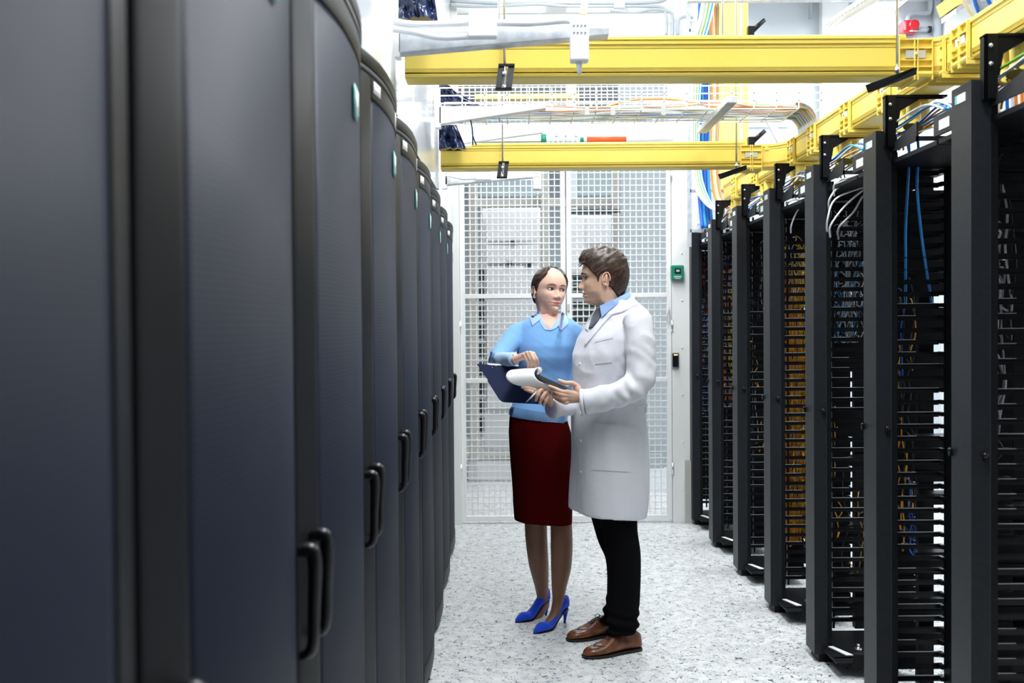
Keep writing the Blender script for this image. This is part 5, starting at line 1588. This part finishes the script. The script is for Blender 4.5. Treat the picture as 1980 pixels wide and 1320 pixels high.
# shirt collar band and its pointed wing
b = MB(); cr = []
for k in range(33):
    a = math.radians(-178 + 356 * k / 32)
    c_ = P(1190, 577, 4.50); rx, ry = .070, .069
    fr = (1 - math.cos(a)) / 2      # 1 towards the throat
    ctop = c_.z + .033 * math.cos(a); cbot = ctop - .055
    cr.append([Vector((c_.x + (rx + .006) * math.cos(a), c_.y - (ry + .006) * math.sin(a), cbot)), Vector((c_.x + (rx - .004) * math.cos(a), c_.y - (ry - .004) * math.sin(a), ctop)),
               Vector((c_.x + (rx - .008) * math.cos(a), c_.y - (ry - .008) * math.sin(a), ctop)), Vector((c_.x + (rx + .002) * math.cos(a), c_.y - (ry + .002) * math.sin(a), cbot))])
b.rings(cr)
cb = b.build('shirt_collar', 'shirt_man', smooth=True); adopt(cb, man)
b = MB(); b.prism([P(1159, 591, 4.455), P(1186, 578, 4.425), P(1186, 592, 4.415), P(1163, 613, 4.425)], (.002, -.004, 0)); adopt(b.build('collar_point', 'shirt_man', bevel=.001), man)
coat_strip('breast_pocket', [(1152, 658), (1151, 704)], [(1186, 650), (1184, 700)], 14, 10, .0005, .0022)
coat_strip('pocket_hem', [(1152, 657), (1152, 662)], [(1186, 649), (1186, 654)], 3, 10, .002, .0025)
coat_strip('hip_pocket', [(1148, 818), (1145, 908)], [(1222, 824), (1219, 912)], 20, 16, .0005, .0024)
coat_strip('pocket_hem', [(1148, 817), (1148, 824)], [(1222, 823), (1222, 830)], 3, 16, .002, .0025)
coat_strip('placket', [(1121, 806), (1119, 850), (1118, 930), (1114, 980)], [(1124, 806), (1122, 850), (1121, 930), (1117, 980)], 30, 2, -.0008, .0015)
coat_strip('back_belt', [(1228, 786), (1232, 795)], [(1250, 781), (1250, 797)], 4, 6, .001, .003)
for x, y in ((1115, 703), (1117, 798), (1117, 852), (1117, 912)):
    h, n_ = cast(bc, x + 6, y)
    if h:
        b = MB(); b.tube([h - n_ * .001, h + n_ * .004], .0062, 12); adopt(b.build('button', 'label_white', bevel=.001), coat)
# trousers
b = MB()
b.tube([P(1200, 860, 4.46), P(1203, 930, 4.46), P(1196, 985, 4.45), P(1200, 1030, 4.44), P(1206, 1070, 4.44), P(1207, 1110, 4.44), P(1206, 1150, 4.44), P(1205, 1180, 4.43), P(1204, 1200, 4.425), P(1204, 1221, 4.42)],
       [.10, .095, .090, .080, .0755, .0735, .0725, .070, .068, .069], 24, sub=4)
b.tube([P(1180, 860, 4.56), P(1172, 930, 4.57), P(1172, 985, 4.57), P(1182, 1030, 4.58), P(1196, 1070, 4.60), P(1199, 1110, 4.61), P(1197, 1150, 4.62), P(1192, 1180, 4.62), P(1187, 1204, 4.62)],
       [.10, .085, .075, .070, .065, .062, .060, .060, .062], 24, sub=4)
tr = b.build('trousers', 'trousers'); remesh(tr, .006, 4)
displace(tr, lambda p, n_: .010 * sstep(.24, .06, p.z) * math.sin(p.z * 120 + p.x * 25 + 3 * noise.noise(p * 9)) + .005 * noise.noise(Vector((p.x * 8, p.y * 8, p.z * 7))))
adopt(tr, man)
def oxford(toe, heel, par):
    toe = Vector(toe); heel = Vector(heel); d = heel - toe; L = d.length; d.normalize(); sd = Vector((-d.y, d.x, 0))
    W = [(0, .012), (.03, .024), (.08, .034), (.18, .0435), (.32, .0475), (.5, .042), (.65, .036), (.8, .034), (.93, .033), (.98, .026), (1.0, .015)]
    T = [(0, .022), (.03, .034), (.10, .043), (.2, .047), (.3, .055), (.4, .068), (.5, .083), (.58, .094), (.7, .098), (.85, .088), (.95, .082), (1.0, .070)]
    def ring(s_, grow, z0, z1f=None):
        w_ = lin(W, s_) + grow; t_ = lin(T, s_); c = toe + d * (s_ * L); r_ = []
        for j in range(28):
            a = 2 * math.pi * j / 28; co, si = math.cos(a), math.sin(a)
            nar = 1 - .35 * sstep(.35, .6, s_) * max(si, 0)
            r_.append(c + sd * (w_ * nar * math.copysign(abs(co) ** .75, co)) + Vector((0, 0, z0 + (t_ - z0) * (.3 + .7 * abs(si) ** .9 if si > 0 else .3 * (1 + si)))))
        return r_
    b = MB(); b.rings([ring(k / 48, 0, .0115) for k in range(49)]); up_ = b.build('shoe', 'leather', par, smooth=True)
    def flat(s0, s1, z0, z1, grow, nm, mm):
        b = MB(); rr = []
        for k in range(41):
            s_ = s0 + (s1 - s0) * k / 40; w_ = lin(W, s_) + grow; c = toe + d * (s_ * L - (.004 if s_ < .02 else 0))
            z0_ = z0
            rr.append([c + sd * w_ + Vector((0, 0, z0_)), c + sd * w_ + Vector((0, 0, z1)), c - sd * w_ + Vector((0, 0, z1)), c - sd * w_ + Vector((0, 0, z0_))])
        b.rings(rr, smooth=False); b.build(nm, mm, up_, bevel=.0012)
    def arch(s_): return 0
    flat(0, 1.0, .006, .0125, .0035, 'sole', 'sole'); flat(.05, .56, .0, .0065, .0015, 'sole_tread', 'sole'); flat(.74, 1.0, .0, .0065, .003, 'heel', 'sole')
    bs_ = tree(up_)
    def on(s_, u):
        c = toe + d * (s_ * L) + sd * (u * lin(W, s_)); h = bs_.ray_cast(c + Vector((0, 0, .3)), Vector((0, 0, -1)))
        return h[0] + Vector((0, 0, .0012)) if h[0] is not None else c + Vector((0, 0, .05))
    b = MB()
    for k in range(5):
        s_ = .40 + .035 * k; b.tube([on(s_ + .02, -.30), on(s_, -.1), on(s_ - .004, .1), on(s_ + .02, .30)], .0020, 6, sub=3)
    b.tube([on(.585, 0), on(.56, .2) + Vector((0, 0, .012)), on(.53, .42) + Vector((0, 0, .010)), on(.55, .5)], .0016, 6, sub=4); b.tube([on(.585, 0), on(.56, -.2) + Vector((0, 0, .012)), on(.52, -.40) + Vector((0, 0, .008)), on(.54, -.5)], .0016, 6, sub=4)
    b.build('laces', 'sole', up_)
    b = MB()
    b.tube([on(.36, -.92), on(.27, -.6), on(.22, -.25), on(.17, 0), on(.22, .25), on(.27, .6), on(.36, .92)], .0012, 6, sub=4)
    b.tube([on(.38, -.34), on(.5, -.36), on(.60, -.40)], .0011, 6, sub=3); b.tube([on(.38, .34), on(.5, .36), on(.60, .40)], .0011, 6, sub=3)
    b.build('stitching', 'sole', up_)
    return up_
oxford((P(1129, 1275, 4.335).x, 4.335, 0), (P(1238, 1258, 4.455).x, 4.455, 0), man)
oxford((P(1098, 1240, 4.57).x, 4.57, 0), (P(1204, 1235, 4.70).x, 4.70, 0), man)

# ================================================================== boards, papers and pen in their hands
t = thing('clipboard', 'large navy clipboard held open, its back towards the camera', 'clipboard', P(1000, 740, 4.45))
A, Bq, Cq, D = P(921, 703, 4.50), P(1036, 710, 4.47), P(1080, 783, 4.395), P(969, 777, 4.42)
b = MB()
def mixq(u, v): return (A * (1 - u) + Bq * u) * (1 - v) + (D * (1 - u) + Cq * u) * v
nrm = (Bq - A).cross(D - A).normalized(); nrm = nrm if nrm.y > 0 else -nrm
pg = [mixq(0, 0), mixq(.5, 0), mixq(1, 0), mixq(1, 1), mixq(.5, 1.0), mixq(.055, 1.0), mixq(.02, .985), mixq(-.005, .93), mixq(.0, .45), mixq(.02, .42), mixq(.01, .1)]
b.prism(pg, nrm * .003); b.build('board', 'navy', t, bevel=.0008)
b = MB(); q0, q1 = mixq(.19, -.035), mixq(.44, -.035); q2, q3 = mixq(.44, .03), mixq(.19, .03)
b.prism([q0, q1, q2, q3], nrm * .012); b.build('clip', 'steel', t, bevel=.001)
b = MB(); b.ball(mixq(.24, .075), .0022, 5); b.ball(mixq(.40, .09), .0022, 5); b.ball(mixq(.32, .02), .004, 5); b.build('rivet', 'steel', t)
t = thing('clipboard', 'slim black clipboard in the man\'s hands, seen edge-on under his thumb', 'clipboard', P(1070, 740, 4.36))
b = MB(); pp = [P(1035, 724, 4.36), P(1047, 728, 4.36), P(1098, 751, 4.33), P(1092, 753, 4.305), P(1060, 743, 4.315), P(1044, 737, 4.335)]
b.prism(pp, (0, .006, .004)); b.build('board', 'blackboard_cover', t, bevel=.0008)
b = MB(); b.prism([P(1093, 745.5, 4.325), P(1100, 746, 4.325), P(1098, 751.5, 4.325), P(1091, 749.5, 4.325)], (0, .01, 0)); b.build('clip', 'steel', t, bevel=.001)
# curled sheets
rowL = [P(1000, 716, 4.43), P(990, 714.5, 4.39), P(981.5, 719, 4.355), P(978.5, 727, 4.335), P(982, 735.5, 4.332), P(994, 743, 4.338), P(1012, 747, 4.345), P(1034, 750, 4.350), P(1050, 753, 4.350), P(1060, 756, 4.350)]
rowR = [P(1050, 715, 4.45), P(1046, 709.5, 4.41), P(1039, 711, 4.375), P(1034, 717, 4.345), P(1033.5, 724, 4.332), P(1037, 731, 4.328), P(1044, 737.5, 4.328), P(1058, 743, 4.325), P(1072, 747, 4.322), P(1090, 752, 4.318)]
L2, _ = smooth_path(rowL, [0] * len(rowL), 5); R2, _ = smooth_path(rowR, [0] * len(rowR), 5)
b = MB(); grid = []
for p, q in zip(L2, R2): grid.append([p * (1 - k / 14) + q * (k / 14) + Vector((0, 0, .001 * math.sin(math.pi * k / 14))) for k in range(15)])
b.rings(grid, closed=False)
o = b.build('paper_sheets', 'paper', smooth=True); sm = o.modifiers.new('s', 'SOLIDIFY'); sm.thickness = .0016
tag(o, 'white sheets folded over the black clipboard in a fat curl', 'paper')
b = MB()
c0 = [P(1040 + 8 * math.cos(a), 717 - 8 * math.sin(a), 4.385 + .0) for a in [math.radians(-60 + 30 * k) for k in range(9)]]
rr2 = [[p, p + Vector((-.02, .0, -.003))] for p in c0]
b.rings(rr2, closed=False); o = b.build('inner_sheet', 'paper', smooth=True); sm = o.modifiers.new('s', 'SOLIDIFY'); sm.thickness = .001
tag(o, 'inner white sheet curling inside the right end of the fold', 'paper')
b = MB(); b.tube([P(1017, 777.5, 4.325), P(1030, 765, 4.325), P(1044, 751.5, 4.352)], [.0016, .0042, .0042], 10, cap=True)
tag(b.build('pen', 'galv', smooth=True), 'thin silver pen between the fingers of the man\'s lower hand', 'pen')
